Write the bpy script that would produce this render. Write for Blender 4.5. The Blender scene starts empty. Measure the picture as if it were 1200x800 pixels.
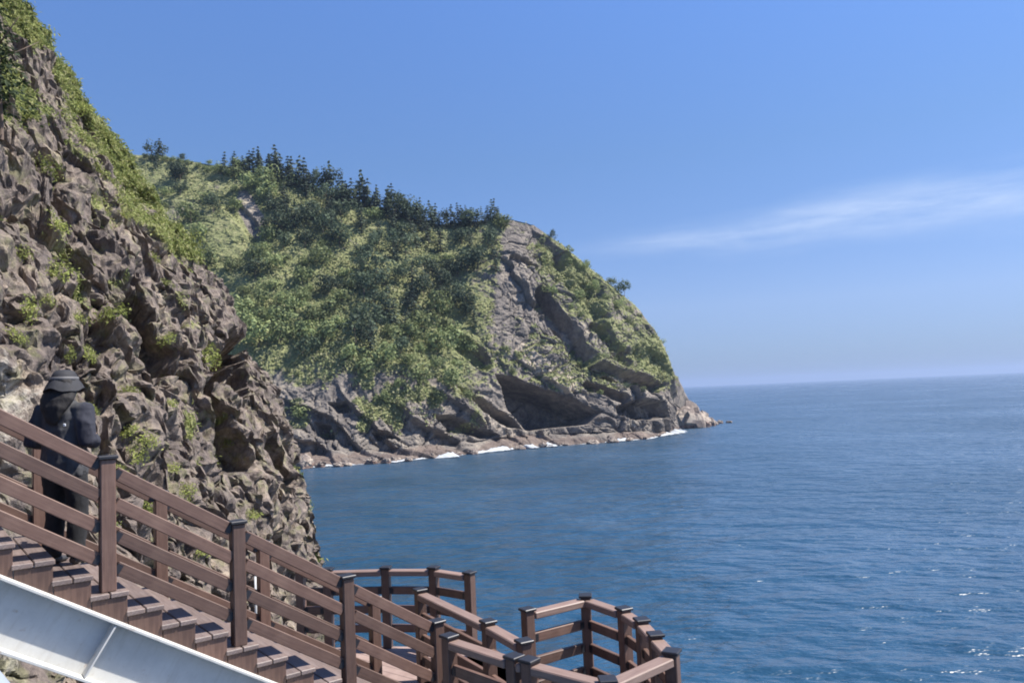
import bpy, bmesh, math, random
import numpy as np
from mathutils import Vector, Matrix

random.seed(7)
rng = np.random.default_rng(11)
scene = bpy.context.scene
COL = scene.collection
PI = math.pi

# ------------------------------------------------------------------ camera
EYE = Vector((0, 0, 20.0))
F = 900.0                               # focal length in units of a 1200-wide frame
PITCH = math.atan(61 / F)
ROLL = math.radians(2.5)
fw = Vector((0, math.cos(PITCH), math.sin(PITCH)))
r0 = Vector((1, 0, 0)); u0 = Vector((0, -math.sin(PITCH), math.cos(PITCH)))
cr = r0 * math.cos(ROLL) - u0 * math.sin(ROLL)
cu = r0 * math.sin(ROLL) + u0 * math.cos(ROLL)
cam_data = bpy.data.cameras.new('camera')
cam_data.sensor_width = 36; cam_data.lens = 36 * F / 1200
cam_data.clip_start = 0.1; cam_data.clip_end = 60000
cam = bpy.data.objects.new('camera', cam_data); COL.objects.link(cam)
cam.matrix_world = Matrix(((cr.x, cu.x, -fw.x, EYE.x), (cr.y, cu.y, -fw.y, EYE.y), (cr.z, cu.z, -fw.z, EYE.z), (0, 0, 0, 1)))
scene.camera = cam

def ray(px, py): return fw * F + cr * (px - 600) + cu * (400 - py)
def at(px, py, Y):                      # point of a photo pixel at a depth
    d = ray(px, py); return EYE + d * (Y / d.y)
def at_z(px, py, z):                    # point of a photo pixel on a level
    d = ray(px, py); return EYE + d * ((z - EYE.z) / d.z)
RM = np.array([list(cr), list(cu), list(fw)])
def project(P):
    q = (P - np.array(EYE)) @ RM.T
    d = np.maximum(q[:, 2], 1e-3)
    return 600 + F * q[:, 0] / d, 400 - F * q[:, 1] / d, q[:, 2]

# ------------------------------------------------------------------ noise
def _h(ix, iy, iz, seed):
    h = (ix.astype(np.int64) * 374761393 + iy.astype(np.int64) * 668265263 + iz.astype(np.int64) * 2147483647 + seed * 974634777) & 0xFFFFFFFF
    h = ((h ^ (h >> 13)) * 1274126177) & 0xFFFFFFFF
    h = ((h ^ (h >> 16)) * 2246822519) & 0xFFFFFFFF
    h = h ^ (h >> 15)
    return (h & 0xFFFFFF) / float(0x1000000)
def vnoise(p, seed=0):
    i = np.floor(p).astype(np.int64); f = p - i
    f = f * f * f * (f * (f * 6 - 15) + 10)
    out = 0
    for dx in (0, 1):
        wx = f[:, 0] if dx else 1 - f[:, 0]
        for dy in (0, 1):
            wy = f[:, 1] if dy else 1 - f[:, 1]
            for dz in (0, 1):
                wz = f[:, 2] if dz else 1 - f[:, 2]
                out = out + wx * wy * wz * _h(i[:, 0] + dx, i[:, 1] + dy, i[:, 2] + dz, seed)
    return out * 2 - 1
def fbm(p, octv=4, seed=0, gain=0.5, lac=2.03):
    a = 1.0; s = 0; t = 0
    for k in range(octv):
        s = s + a * vnoise(p * lac ** k + 17.3 * k, seed + k); t += a; a *= gain
    return s / t
def ridged(p, octv=4, seed=0, gain=0.5):
    a = 1.0; s = 0; t = 0
    for k in range(octv):
        s = s + a * (1 - 2 * np.abs(vnoise(p * 2.03 ** k + 9.1 * k, seed + k))); t += a; a *= gain
    return s / t
def voro(p, seed=0):
    i = np.floor(p).astype(np.int64)
    n = len(p); F1 = np.full(n, 9.0); F2 = np.full(n, 9.0); val = np.zeros(n); tx = np.zeros(n); ty = np.zeros(n)
    dvec = np.zeros((n, 3))
    for dx in (-1, 0, 1):
        for dy in (-1, 0, 1):
            for dz in (-1, 0, 1):
                cx, cy, cz = i[:, 0] + dx, i[:, 1] + dy, i[:, 2] + dz
                q = np.stack([cx + _h(cx, cy, cz, seed + 1), cy + _h(cx, cy, cz, seed + 2), cz + _h(cx, cy, cz, seed + 3)], 1)
                dv = p - q; d = np.sqrt((dv ** 2).sum(1))
                m = d < F1
                F2 = np.where(m, F1, np.minimum(F2, d)); F1 = np.where(m, d, F1)
                val = np.where(m, _h(cx, cy, cz, seed + 4), val)
                dvec = np.where(m[:, None], dv, dvec)
    return F1, F2, val, dvec
def sstep(a, b, x):
    t = np.clip((x - a) / (b - a), 0, 1); return t * t * (3 - 2 * t)
def capsule(px, py, a, b, r):           # 1 inside a thick stroke, soft rim
    ax, ay = a; bx, by = b
    dx, dy = bx - ax, by - ay; L = dx * dx + dy * dy + 1e-9
    t = np.clip(((px - ax) * dx + (py - ay) * dy) / L, 0, 1)
    d = np.hypot(px - ax - t * dx, py - ay - t * dy)
    return 1 - sstep(r * 0.72, r * 1.1, d)

# ------------------------------------------------------------------ materials
def mat(name):
    m = bpy.data.materials.new(name); m.use_nodes = True
    nt = m.node_tree; b = nt.nodes['Principled BSDF']
    return m, nt, b
def N(nt, t, **kw):
    n = nt.nodes.new(t)
    for k, v in kw.items(): setattr(n, k, v)
    return n
def noise(nt, vec, scale, detail=4, rough=0.6):
    n = N(nt, 'ShaderNodeTexNoise'); n.inputs['Scale'].default_value = scale
    n.inputs['Detail'].default_value = detail; n.inputs['Roughness'].default_value = rough
    if vec is not None: nt.links.new(vec, n.inputs['Vector'])
    return n
def ramp(nt, fac, stops):
    r = N(nt, 'ShaderNodeValToRGB'); e = r.color_ramp.elements
    while len(e) < len(stops): e.new(0.5)
    for k, (p, c) in enumerate(stops):
        e[k].position = p; e[k].color = (*c, 1) if len(c) == 3 else c
    nt.links.new(fac, r.inputs['Fac']); return r
def mixc(nt, fac, a, b, mode='MIX'):
    m = N(nt, 'ShaderNodeMix', data_type='RGBA', blend_type=mode)
    for sock, v in ((0, fac), (6, a), (7, b)):
        if hasattr(v, 'is_output'): nt.links.new(v, m.inputs[sock])
        elif sock == 0: m.inputs[0].default_value = v
        else: m.inputs[sock].default_value = (*v, 1)
    return m.outputs[2]
def bump(nt, h, strength, dist, b):
    if b is None: b = nt.nodes['Principled BSDF']
    n = N(nt, 'ShaderNodeBump'); n.inputs['Strength'].default_value = strength; n.inputs['Distance'].default_value = dist
    nt.links.new(h, n.inputs['Height']); nt.links.new(n.outputs[0], b.inputs['Normal']); return n

def wood(name, dark, light, rough=0.6, spread=0.25):
    m, nt, b = mat(name)
    tc = N(nt, 'ShaderNodeTexCoord'); oi = N(nt, 'ShaderNodeObjectInfo')
    mp = N(nt, 'ShaderNodeMapping'); mp.inputs['Scale'].default_value = (3, 60, 60)
    nt.links.new(tc.outputs['Object'], mp.inputs['Vector'])
    n = noise(nt, mp.outputs[0], 1.0, 5, 0.65)
    n2 = noise(nt, tc.outputs['Object'], 4.0, 4, 0.6)
    c = ramp(nt, n.outputs['Fac'], [(0.3, dark), (0.7, light)]).outputs[0]
    c = mixc(nt, ramp(nt, n2.outputs['Fac'], [(0.5, (0, 0, 0)), (0.75, (0.4, 0.4, 0.4))]).outputs[0], c, (0.19, 0.12, 0.09))
    hs = N(nt, 'ShaderNodeHueSaturation')
    ma = N(nt, 'ShaderNodeMapRange'); ma.inputs[3].default_value = 1 - spread; ma.inputs[4].default_value = 1 + spread
    nt.links.new(oi.outputs['Random'], ma.inputs[0]); nt.links.new(ma.outputs[0], hs.inputs['Value'])
    nt.links.new(c, hs.inputs['Color']); nt.links.new(hs.outputs[0], b.inputs['Base Color'])
    b.inputs['Roughness'].default_value = rough
    bump(nt, n.outputs['Fac'], 0.35, 0.004, b)
    return m
def plain(name, col, rough=0.5, metal=0.0, var=0.15, scale=8.0, bmp=0.0):
    m, nt, b = mat(name)
    tc = N(nt, 'ShaderNodeTexCoord')
    n = noise(nt, tc.outputs['Object'], scale, 5, 0.65)
    c = ramp(nt, n.outputs['Fac'], [(0.3, tuple(x * (1 - var) for x in col)), (0.7, tuple(min(1, x * (1 + var)) for x in col))]).outputs[0]
    nt.links.new(c, b.inputs['Base Color']); b.inputs['Roughness'].default_value = rough; b.inputs['Metallic'].default_value = metal
    if bmp: bump(nt, n.outputs['Fac'], bmp, 0.01, b)
    return m
def steel(name, col):
    m, nt, b = mat(name)
    tc = N(nt, 'ShaderNodeTexCoord')
    n = noise(nt, tc.outputs['Object'], 3.0, 6, 0.7)
    c = ramp(nt, n.outputs['Fac'], [(0.35, tuple(x * 0.85 for x in col)), (0.65, col)]).outputs[0]
    n2 = noise(nt, tc.outputs['Object'], 9.0, 6, 0.75)
    c = mixc(nt, ramp(nt, n2.outputs['Fac'], [(0.60, (0, 0, 0)), (0.72, (0.7, 0.7, 0.7))]).outputs[0], c, (0.30, 0.20, 0.13))
    mp = N(nt, 'ShaderNodeMapping'); mp.inputs['Scale'].default_value = (7, 7, 0.9); nt.links.new(tc.outputs['Object'], mp.inputs['Vector'])
    n3 = noise(nt, mp.outputs[0], 1.6, 5, 0.7)
    c = mixc(nt, ramp(nt, n3.outputs['Fac'], [(0.52, (0, 0, 0)), (0.75, (0.5, 0.5, 0.5))]).outputs[0], c, (0.33, 0.30, 0.26))
    nt.links.new(c, b.inputs['Base Color']); b.inputs['Roughness'].default_value = 0.85; b.inputs['Specular IOR Level'].default_value = 0.25; bump(nt, n.outputs['Fac'], 0.15, 0.01, b)
    return m
WOOD = wood('brown composite wood', (0.072, 0.039, 0.029), (0.136, 0.078, 0.058))
DECKW = wood('weathered deck boards', (0.26, 0.19, 0.165), (0.36, 0.275, 0.24), 0.7, 0.1)
TREADW = wood('tread boards', (0.11, 0.08, 0.072), (0.21, 0.165, 0.15), 0.55, 0.15)
PALEW = wood('pale handrail wood', (0.16, 0.10, 0.08), (0.27, 0.19, 0.155), 0.55, 0.12)  # paler brown than the posts and lower rails
BLACKM = plain('dark bracket metal', (0.025, 0.025, 0.03), 0.45, 0.3)
WHITES = steel('painted pale steel', (0.52, 0.515, 0.485))
GALV = plain('galvanised white steel', (0.75, 0.76, 0.76), 0.35)

def leaves(name, cols, rough=0.75, transl=0.3):
    m, nt, b = mat(name)
    g = N(nt, 'ShaderNodeNewGeometry'); oi = N(nt, 'ShaderNodeObjectInfo')
    st = [(k / max(1, len(cols) - 1), c) for k, c in enumerate(cols)]
    c = ramp(nt, g.outputs['Random Per Island'], st).outputs[0]
    hs = N(nt, 'ShaderNodeHueSaturation')
    ma = N(nt, 'ShaderNodeMapRange'); ma.inputs[3].default_value = 0.65; ma.inputs[4].default_value = 1.35
    nt.links.new(oi.outputs['Random'], ma.inputs[0]); nt.links.new(ma.outputs[0], hs.inputs['Value'])
    nt.links.new(c, hs.inputs['Color'])
    nt.links.new(hs.outputs[0], b.inputs['Base Color']); b.inputs['Roughness'].default_value = rough
    b.inputs['Specular IOR Level'].default_value = 0.25
    t = N(nt, 'ShaderNodeBsdfTranslucent'); nt.links.new(hs.outputs[0], t.inputs['Color'])
    mx = N(nt, 'ShaderNodeMixShader'); mx.inputs[0].default_value = transl
    nt.links.new(b.outputs[0], mx.inputs[1]); nt.links.new(t.outputs[0], mx.inputs[2])
    nt.links.new(mx.outputs[0], nt.nodes['Material Output'].inputs['Surface'])
    return m
L_PINE = leaves('pine needles', [(0.050, 0.070, 0.052), (0.080, 0.105, 0.070), (0.115, 0.14, 0.092)])
L_BROAD = leaves('broad leaves', [(0.105, 0.14, 0.062), (0.18, 0.22, 0.09), (0.27, 0.295, 0.13)])
L_DARK = leaves('dark evergreen leaves', [(0.044, 0.066, 0.042), (0.07, 0.098, 0.056), (0.105, 0.132, 0.075)])
L_COVER = leaves('undergrowth leaves', [(0.135, 0.16, 0.07), (0.20, 0.225, 0.095), (0.265, 0.27, 0.125), (0.29, 0.275, 0.16)])
L_GRASS = leaves('cliff grass', [(0.10, 0.13, 0.04), (0.17, 0.20, 0.06), (0.25, 0.27, 0.09), (0.29, 0.28, 0.14)])
L_TUFT = leaves('yellow green tuft leaves', [(0.14, 0.17, 0.04), (0.24, 0.27, 0.07), (0.32, 0.32, 0.12)])
BARK = plain('bark', (0.12, 0.085, 0.065), 0.9, 0, 0.3, 6, 0.5)

# rock: colours come from a painted attribute 'cover' (r = plant cover, g = pale lichen, b = reddish wet shore)
def rock_mat(name, stops, veg, pale, shore, s1, s2, bdist):
    m, nt, b = mat(name)
    tc = N(nt, 'ShaderNodeTexCoord'); P = tc.outputs['Object']
    at_ = N(nt, 'ShaderNodeAttribute', attribute_name='cover')
    sp = N(nt, 'ShaderNodeSeparateColor'); nt.links.new(at_.outputs['Color'], sp.inputs[0])
    n1 = noise(nt, P, s1, 6, 0.7); n2 = noise(nt, P, s2, 6, 0.75); n3 = noise(nt, P, s2 * 0.12, 3, 0.6)
    vo = N(nt, 'ShaderNodeTexVoronoi'); vo.inputs['Scale'].default_value = s2 * 0.6; nt.links.new(P, vo.inputs['Vector'])
    c = ramp(nt, n1.outputs['Fac'], stops).outputs[0]
    c = mixc(nt, 0.55, c, ramp(nt, n2.outputs['Fac'], [(0.34, (0.25, 0.24, 0.25)), (0.5, (0.9, 0.87, 0.84)), (0.66, (1.75, 1.68, 1.52))]).outputs[0], 'MULTIPLY')
    vs = N(nt, 'ShaderNodeSeparateColor'); nt.links.new(vo.outputs['Color'], vs.inputs[0])
    c = mixc(nt, 0.35, c, ramp(nt, vs.outputs[0], [(0, (0.55, 0.54, 0.55)), (0.5, (0.95, 0.93, 0.9)), (1, (1.4, 1.34, 1.25))]).outputs[0], 'MULTIPLY')
    g = ramp(nt, n2.outputs['Fac'], [(0.3, veg[0]), (0.5, veg[1]), (0.7, veg[2])]).outputs[0]
    def thr(ch, nz):
        a = N(nt, 'ShaderNodeMath', operation='ADD'); nt.links.new(ch, a.inputs[0]); nt.links.new(nz, a.inputs[1])
        return ramp(nt, a.outputs[0], [(0.86, (0, 0, 0)), (1.04, (1, 1, 1))]).outputs[0]
    c = mixc(nt, thr(sp.outputs[1], n2.outputs['Fac']), c, pale)
    c = mixc(nt, thr(sp.outputs[2], n1.outputs['Fac']), c, mixc(nt, 0.6, c, shore))
    if s2 > 4:
        n4 = noise(nt, P, 1.7, 5, 0.7)
        c = mixc(nt, ramp(nt, n4.outputs['Fac'], [(0.51, (0, 0, 0)), (0.64, (0.8, 0.8, 0.8))]).outputs[0], c, mixc(nt, 0.5, g, c))
    c = mixc(nt, thr(sp.outputs[0], n2.outputs['Fac']), c, g)
    nt.links.new(c, b.inputs['Base Color']); b.inputs['Roughness'].default_value = 0.9
    b.inputs['Specular IOR Level'].default_value = 0.2
    ad = N(nt, 'ShaderNodeMath', operation='ADD'); nt.links.new(n2.outputs['Fac'], ad.inputs[0]); nt.links.new(vo.outputs['Distance'], ad.inputs[1])
    bump(nt, ad.outputs[0], 0.9, bdist, b)
    return m
M_CLIFF = rock_mat('near volcanic rock', [(0.28, (0.080, 0.067, 0.064)), (0.45, (0.148, 0.124, 0.114)), (0.58, (0.215, 0.18, 0.155)), (0.72, (0.31, 0.265, 0.21))],
                   ((0.10, 0.11, 0.045), (0.18, 0.19, 0.07), (0.26, 0.24, 0.12)), (0.36, 0.325, 0.28), (0.2, 0.12, 0.09), 0.55, 4.2, 0.14)
M_HEAD = rock_mat('headland rock', [(0.28, (0.088, 0.080, 0.078)), (0.45, (0.158, 0.142, 0.130)), (0.6, (0.22, 0.196, 0.17)), (0.75, (0.32, 0.28, 0.23))],
                  ((0.11, 0.125, 0.055), (0.18, 0.19, 0.085), (0.25, 0.235, 0.125)), (0.40, 0.335, 0.26), (0.115, 0.08, 0.066), 0.06, 0.35, 0.8)
M_SROCK = rock_mat('sea rock', [(0.28, (0.10, 0.085, 0.08)), (0.5, (0.22, 0.185, 0.165)), (0.7, (0.36, 0.31, 0.26))],
                   ((0.06, 0.08, 0.03),) * 3, (0.42, 0.36, 0.29), (0.17, 0.095, 0.075), 0.25, 1.2, 0.4)

# ------------------------------------------------------------------ object helpers
def tag(o, label=None, cat=None, group=None, kind=None):
    if label: o['label'] = label
    if cat: o['category'] = cat
    if group: o['group'] = group
    if kind: o['kind'] = kind
    return o
def thing(name, label, cat, loc=(0, 0, 0), group=None):
    o = bpy.data.objects.new(name, None); COL.objects.link(o); o.location = loc
    o.empty_display_size = 0.2
    return tag(o, label, cat, group)
def wloc(o):
    v = Vector((0, 0, 0))
    while o: v = v + o.location; o = o.parent      # empties and meshes used as parents carry no rotation here
    return v
def link(name, me, material, parent=None, M=None):
    o = bpy.data.objects.new(name, me); COL.objects.link(o)
    if material is not None and not me.materials: me.materials.append(material)
    M = M or Matrix.Identity(4)
    if parent:
        o.parent = parent
        pm = world_of(parent)
        o.matrix_basis = pm.inverted() @ M
    else: o.matrix_basis = M
    return o
def world_of(o):
    m = o.matrix_basis.copy()
    while o.parent: o = o.parent; m = o.matrix_basis @ m
    return m
def mesh_from_bm(name, bm, bev=0.0, smooth=False):
    if bev: bmesh.ops.bevel(bm, geom=bm.edges[:], offset=bev, segments=1, affect='EDGES', clamp_overlap=True)
    bmesh.ops.recalc_face_normals(bm, faces=bm.faces[:])
    me = bpy.data.meshes.new(name); bm.to_mesh(me); bm.free()
    if smooth: me.shade_smooth()
    return me
def fastmesh(name, V, Q, smooth=False):
    me = bpy.data.meshes.new(name)
    V = np.asarray(V, dtype=np.float32); Q = np.asarray(Q, dtype=np.int32); k = Q.shape[1]
    me.vertices.add(len(V)); me.vertices.foreach_set('co', V.ravel())
    me.loops.add(Q.size); me.loops.foreach_set('vertex_index', Q.ravel())
    me.polygons.add(len(Q)); me.polygons.foreach_set('loop_start', np.arange(0, Q.size, k, dtype=np.int32))
    me.polygons.foreach_set('use_smooth', np.full(len(Q), smooth))
    me.update(calc_edges=True); me.validate()
    return me
def grid_quads(nu, nv):
    i = np.arange(nu - 1)[:, None] * nv + np.arange(nv - 1)[None, :]
    i = i.ravel(); return np.stack([i, i + nv, i + nv + 1, i + 1], 1)
def paint(me, name, rgb):
    a = me.color_attributes.new(name, 'FLOAT_COLOR', 'POINT')
    c = np.ones((len(me.vertices), 4), dtype=np.float32); c[:, :3] = rgb
    a.data.foreach_set('color', c.ravel())

def frame(p, q):
    p, q = Vector(p), Vector(q); d = (q - p); L = d.length; d = d / L
    up = Vector((0, 0, 1)) if abs(d.z) < 0.95 else Vector((0.8, -0.6, 0))
    s = up.cross(d).normalized(); u = d.cross(s)
    return Matrix(((d.x, s.x, u.x, p.x), (d.y, s.y, u.y, p.y), (d.z, s.z, u.z, p.z), (0, 0, 0, 1))), L
def beam(name, p, q, w, h, material, parent, bev=0.006, axis=None):   # a bar of width w, height h; its grain runs along local X
    M, L = frame(p, q)
    if axis is not None:                # give posts the heading of their railing
        d = (Vector(q) - Vector(p)).normalized(); s = Vector(axis).normalized(); u = d.cross(s)
        M = Matrix(((d.x, s.x, u.x, p[0]), (d.y, s.y, u.y, p[1]), (d.z, s.z, u.z, p[2]), (0, 0, 0, 1)))
    bm = bmesh.new(); bmesh.ops.create_cube(bm, size=1)
    for v in bm.verts: v.co = Vector(((v.co.x + 0.5) * L, v.co.y * w, v.co.z * h))
    return link(name, mesh_from_bm(name, bm, bev), material, parent, M)
def tube(name, p, q, r, material, parent, r2=None, seg=12):
    M, L = frame(p, q); bm = bmesh.new()
    bmesh.ops.create_cone(bm, cap_ends=True, segments=seg, radius1=r, radius2=r if r2 is None else r2, depth=L, matrix=Matrix.Translation((L / 2, 0, 0)) @ Matrix.Rotation(PI / 2, 4, 'Y'))
    return link(name, mesh_from_bm(name, bm, 0, True), material, parent, M)

def copy_tree(o, parent=None):
    c = o.copy(); COL.objects.link(c)
    if parent: c.parent = parent
    for ch in list(CH.get(o.name, [])):
        copy_tree(ch, c)
    return c
CH = {}

# ------------------------------------------------------------------ light, sky
EL = math.radians(55)
SUN = Vector((0.97, 0.06, 0)).normalized() * math.cos(EL)
SUN.z = math.sin(EL)
sl = bpy.data.lights.new('sun', 'SUN'); sl.energy = 5.0; sl.angle = math.radians(0.53); sl.color = (1.0, 0.95, 0.87)
so = bpy.data.objects.new('sun', sl); COL.objects.link(so); so.location = (50, 0, 120)
so.rotation_euler = SUN.to_track_quat('Z', 'Y').to_euler()
w = bpy.data.worlds.new('World'); scene.world = w; w.use_nodes = True
nt = w.node_tree; bg = nt.nodes['Background']
sky = N(nt, 'ShaderNodeTexSky', sky_type='NISHITA'); sky.sun_disc = False
sky.sun_elevation = EL; sky.sun_rotation = math.atan2(SUN.x, SUN.y)
sky.altitude = 20; sky.air_density = 1.0; sky.dust_density = 0.1; sky.ozone_density = 3.0
# thin cirrus streak low in the sky
tc = N(nt, 'ShaderNodeTexCoord'); sx = N(nt, 'ShaderNodeSeparateXYZ'); nt.links.new(tc.outputs['Generated'], sx.inputs[0])
def M2(op, a, b=None, c=None):
    n = N(nt, 'ShaderNodeMath', operation=op)
    for k, v in enumerate((a, b, c)):
        if v is None: continue
        if hasattr(v, 'is_output'): nt.links.new(v, n.inputs[k])
        else: n.inputs[k].default_value = v
    return n.outputs[0]
mp = N(nt, 'ShaderNodeMapping'); mp.inputs['Scale'].default_value = (5, 5, 34); mp.inputs['Rotation'].default_value = (0, math.radians(6), 0)
nt.links.new(tc.outputs['Generated'], mp.inputs['Vector'])
cn = noise(nt, mp.outputs[0], 1.0, 7, 0.62)
cn2 = noise(nt, tc.outputs['Generated'], 3.0, 4, 0.5)
mid = M2('ADD', M2('MULTIPLY_ADD', cn2.outputs['Fac'], 0.06, 0.148), M2('MULTIPLY', sx.outputs[0], 0.025))
e = M2('ABSOLUTE', M2('SUBTRACT', sx.outputs[2], mid))
wid = M2('MULTIPLY_ADD', M2('MAXIMUM', sx.outputs[0], 0.0), 0.075, 0.010)
core = M2('POWER', M2('MAXIMUM', M2('SUBTRACT', 1.0, M2('DIVIDE', e, wid)), 0.0), 1.3)
xm = N(nt, 'ShaderNodeMapRange', interpolation_type='SMOOTHSTEP'); xm.inputs[1].default_value = 0.0; xm.inputs[2].default_value = 0.36
nt.links.new(sx.outputs[0], xm.inputs[0])
ym = N(nt, 'ShaderNodeMapRange', interpolation_type='SMOOTHSTEP'); ym.inputs[1].default_value = 0.1; ym.inputs[2].default_value = 0.5
nt.links.new(sx.outputs[1], ym.inputs[0])
cl = ramp(nt, cn.outputs['Fac'], [(0.30, (0, 0, 0)), (0.72, (1, 1, 1))]).outputs[0]
cf = M2('MULTIPLY', M2('MULTIPLY', core, cl), M2('MULTIPLY', M2('MULTIPLY', xm.outputs[0], ym.outputs[0]), 0.62))
tint = ramp(nt, sx.outputs[2], [(0.0, (0.17, 0.25, 0.48)), (0.1, (0.42, 0.44, 0.60)), (0.29, (0.49, 0.57, 0.70)), (0.5, (0.60, 0.75, 1.0))]).outputs[0]
skt = mixc(nt, 1.0, sky.outputs[0], tint, 'MULTIPLY')
skc = mixc(nt, cf, skt, (4.2, 4.7, 5.6))
nt.links.new(skc, bg.inputs['Color']); bg.inputs['Strength'].default_value = 0.105
scene.view_settings.view_transform = 'Standard'; scene.view_settings.look = 'None'
scene.view_settings.exposure = 1.0; scene.view_settings.gamma = 1.0
try: scene.view_settings.use_curve_mapping = False
except Exception: pass

# ------------------------------------------------------------------ sea
m, nt, b = mat('sea water')
tc = N(nt, 'ShaderNodeTexCoord'); P = tc.outputs['Object']
mpw = N(nt, 'ShaderNodeMapping'); mpw.inputs['Scale'].default_value = (0.55, 1.0, 1.0); mpw.inputs['Rotation'].default_value = (0, 0, math.radians(28))
nt.links.new(P, mpw.inputs['Vector'])
a1 = noise(nt, mpw.outputs[0], 0.16, 3, 0.55); a2 = noise(nt, mpw.outputs[0], 0.40, 4, 0.58); a3 = noise(nt, P, 0.012, 4, 0.6)
ad = N(nt, 'ShaderNodeMath', operation='MULTIPLY_ADD'); nt.links.new(a1.outputs['Fac'], ad.inputs[0]); ad.inputs[1].default_value = 2.6; nt.links.new(a2.outputs['Fac'], ad.inputs[2])
bn = bump(nt, ad.outputs[0], 1.0, 0.85, b)
c = ramp(nt, a3.outputs['Fac'], [(0.35, (0.0100, 0.042, 0.080)), (0.65, (0.018, 0.062, 0.120))]).outputs[0]
df = N(nt, 'ShaderNodeBsdfDiffuse'); nt.links.new(c, df.inputs['Color']); nt.links.new(bn.outputs[0], df.inputs['Normal'])
gs = N(nt, 'ShaderNodeBsdfGlossy'); nt.links.new(bn.outputs[0], gs.inputs['Normal'])
rr = ramp(nt, a3.outputs['Fac'], [(0.3, (0.22,) * 3), (0.7, (0.29,) * 3)]); nt.links.new(rr.outputs[0], gs.inputs['Roughness'])
fr = N(nt, 'ShaderNodeFresnel'); fr.inputs['IOR'].default_value = 1.333; nt.links.new(bn.outputs[0], fr.inputs['Normal'])
# a choppy surface never mirrors the horizon fully: the slopes that face the eye reflect less
cl_ = N(nt, 'ShaderNodeMapRange'); cl_.inputs[1].default_value = 0.02; cl_.inputs[2].default_value = 0.5; cl_.inputs[3].default_value = 0.03; cl_.inputs[4].default_value = 0.52
nt.links.new(fr.outputs[0], cl_.inputs[0])
mx = N(nt, 'ShaderNodeMixShader'); nt.links.new(cl_.outputs[0], mx.inputs[0]); nt.links.new(df.outputs[0], mx.inputs[1]); nt.links.new(gs.outputs[0], mx.inputs[2])
nt.links.new(mx.outputs[0], nt.nodes['Material Output'].inputs['Surface']); nt.nodes.remove(b)
M_SEA = m
ys = np.concatenate([np.linspace(-200, 600, 60), np.geomspace(620, 21000, 30)])
xs = np.concatenate([-np.geomspace(21000, 420, 24), np.linspace(-400, 400, 50), np.geomspace(420, 21000, 24)])
XX, YY = np.meshgrid(xs, ys, indexing='ij')
me = fastmesh('sea', np.stack([XX.ravel(), YY.ravel(), np.zeros(XX.size)], 1), grid_quads(len(xs), len(ys)), True)
tag(link('sea', me, M_SEA), kind='structure')

# ------------------------------------------------------------------ near cliff
ks = np.linspace(-1.25, 0.80, 560)
yc = np.geomspace(4.0, 62.0, 640)
Yg, Kg = np.meshgrid(yc, ks, indexing='ij')
Zr = Yg * Kg                                    # height relative to the eye
A_ = np.interp(Yg, [4, 7, 12, 20, 30, 38, 41, 44, 48, 55, 62], [-9.0, -8.3, -8.1, -9.5, -11.3, -12.2, -12.7, -14.5, -19, -30, -44])
S_ = np.interp(Zr, [-80, -20, -8.1, -4, -1.9, 1, 3.4, 7.9, 12.9, 21.5, 34, 60], [9, 3.8, 2.3, 1.5, 1.0, 0, -1.1, -3.6, -7.3, -12.5, -22, -50])
Xg = A_ + S_
P0 = np.stack([Xg, Yg, Zr + 20], -1)
du = np.gradient(P0, axis=0); dv = np.gradient(P0, axis=1)
Nn = np.cross(du, dv); Nn /= np.linalg.norm(Nn, axis=-1, keepdims=True) + 1e-9
if Nn[300, 300, 0] < 0: Nn = -Nn
Pf = P0.reshape(-1, 3); Nf = Nn.reshape(-1, 3)
npx, npy, _ = project(Pf)
warp = np.stack([fbm(Pf * 0.35, 3, 5), fbm(Pf * 0.35, 3, 15), fbm(Pf * 0.35, 3, 25)], 1)
Pw = Pf + warp * 1.6
shear = Pw @ np.array([[1, 0, 0.0], [0, 1, -0.25], [0.0, 0.0, 1]])
D = 1.3 * fbm(Pf * 0.11, 3, 41) + 0.9 * ridged(Pf * 0.16, 3, 61)
F1, F2, cv, dvv = voro(shear * np.array([0.36, 0.36, 0.32]), 70)
D += 0.40 * (cv - 0.5) - 0.55 * np.exp(-(F2 - F1) / 0.09)
D += 0.7 * fbm(Pf * np.array([0.6, 0.6, 0.42]), 5, 75, 0.48)
F1, F2, cv, dvv = voro(Pw * np.array([0.95, 0.95, 0.7]), 80)
D += 0.16 * (cv - 0.5) + 0.26 * (0.5 - F1) - 0.14 * np.exp(-(F2 - F1) / 0.10)
F1, F2, cv, dvv = voro(Pw * np.array([2.5, 2.5, 2.2]), 90)
D += 0.13 * (cv - 0.5) + 0.22 * (0.5 - F1) - 0.11 * np.exp(-(F2 - F1) / 0.12)
D -= 0.75 * sstep(0.36, 0.7, vnoise(Pw * np.array([0.7, 0.7, 0.5]), 95)) + 0.30 * sstep(0.3, 0.65, vnoise(Pw * np.array([1.6, 1.6, 1.1]), 96)) + 0.10 * sstep(0.25, 0.6, vnoise(Pf * 3.6, 97))
D += 0.15 * fbm(Pf * 3.2, 4, 99, 0.62)
D -= np.percentile(D, 80)
TV = np.stack([fbm(Pf * 0.8, 3, 151 + 10 * q) for q in range(3)], 1) * 0.55 + np.stack([fbm(Pf * 2.6, 2, 191 + 10 * q) for q in range(3)], 1) * 0.16
jx = npx + 6 * warp[:, 0]; jy = npy + 6 * warp[:, 1]
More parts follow.
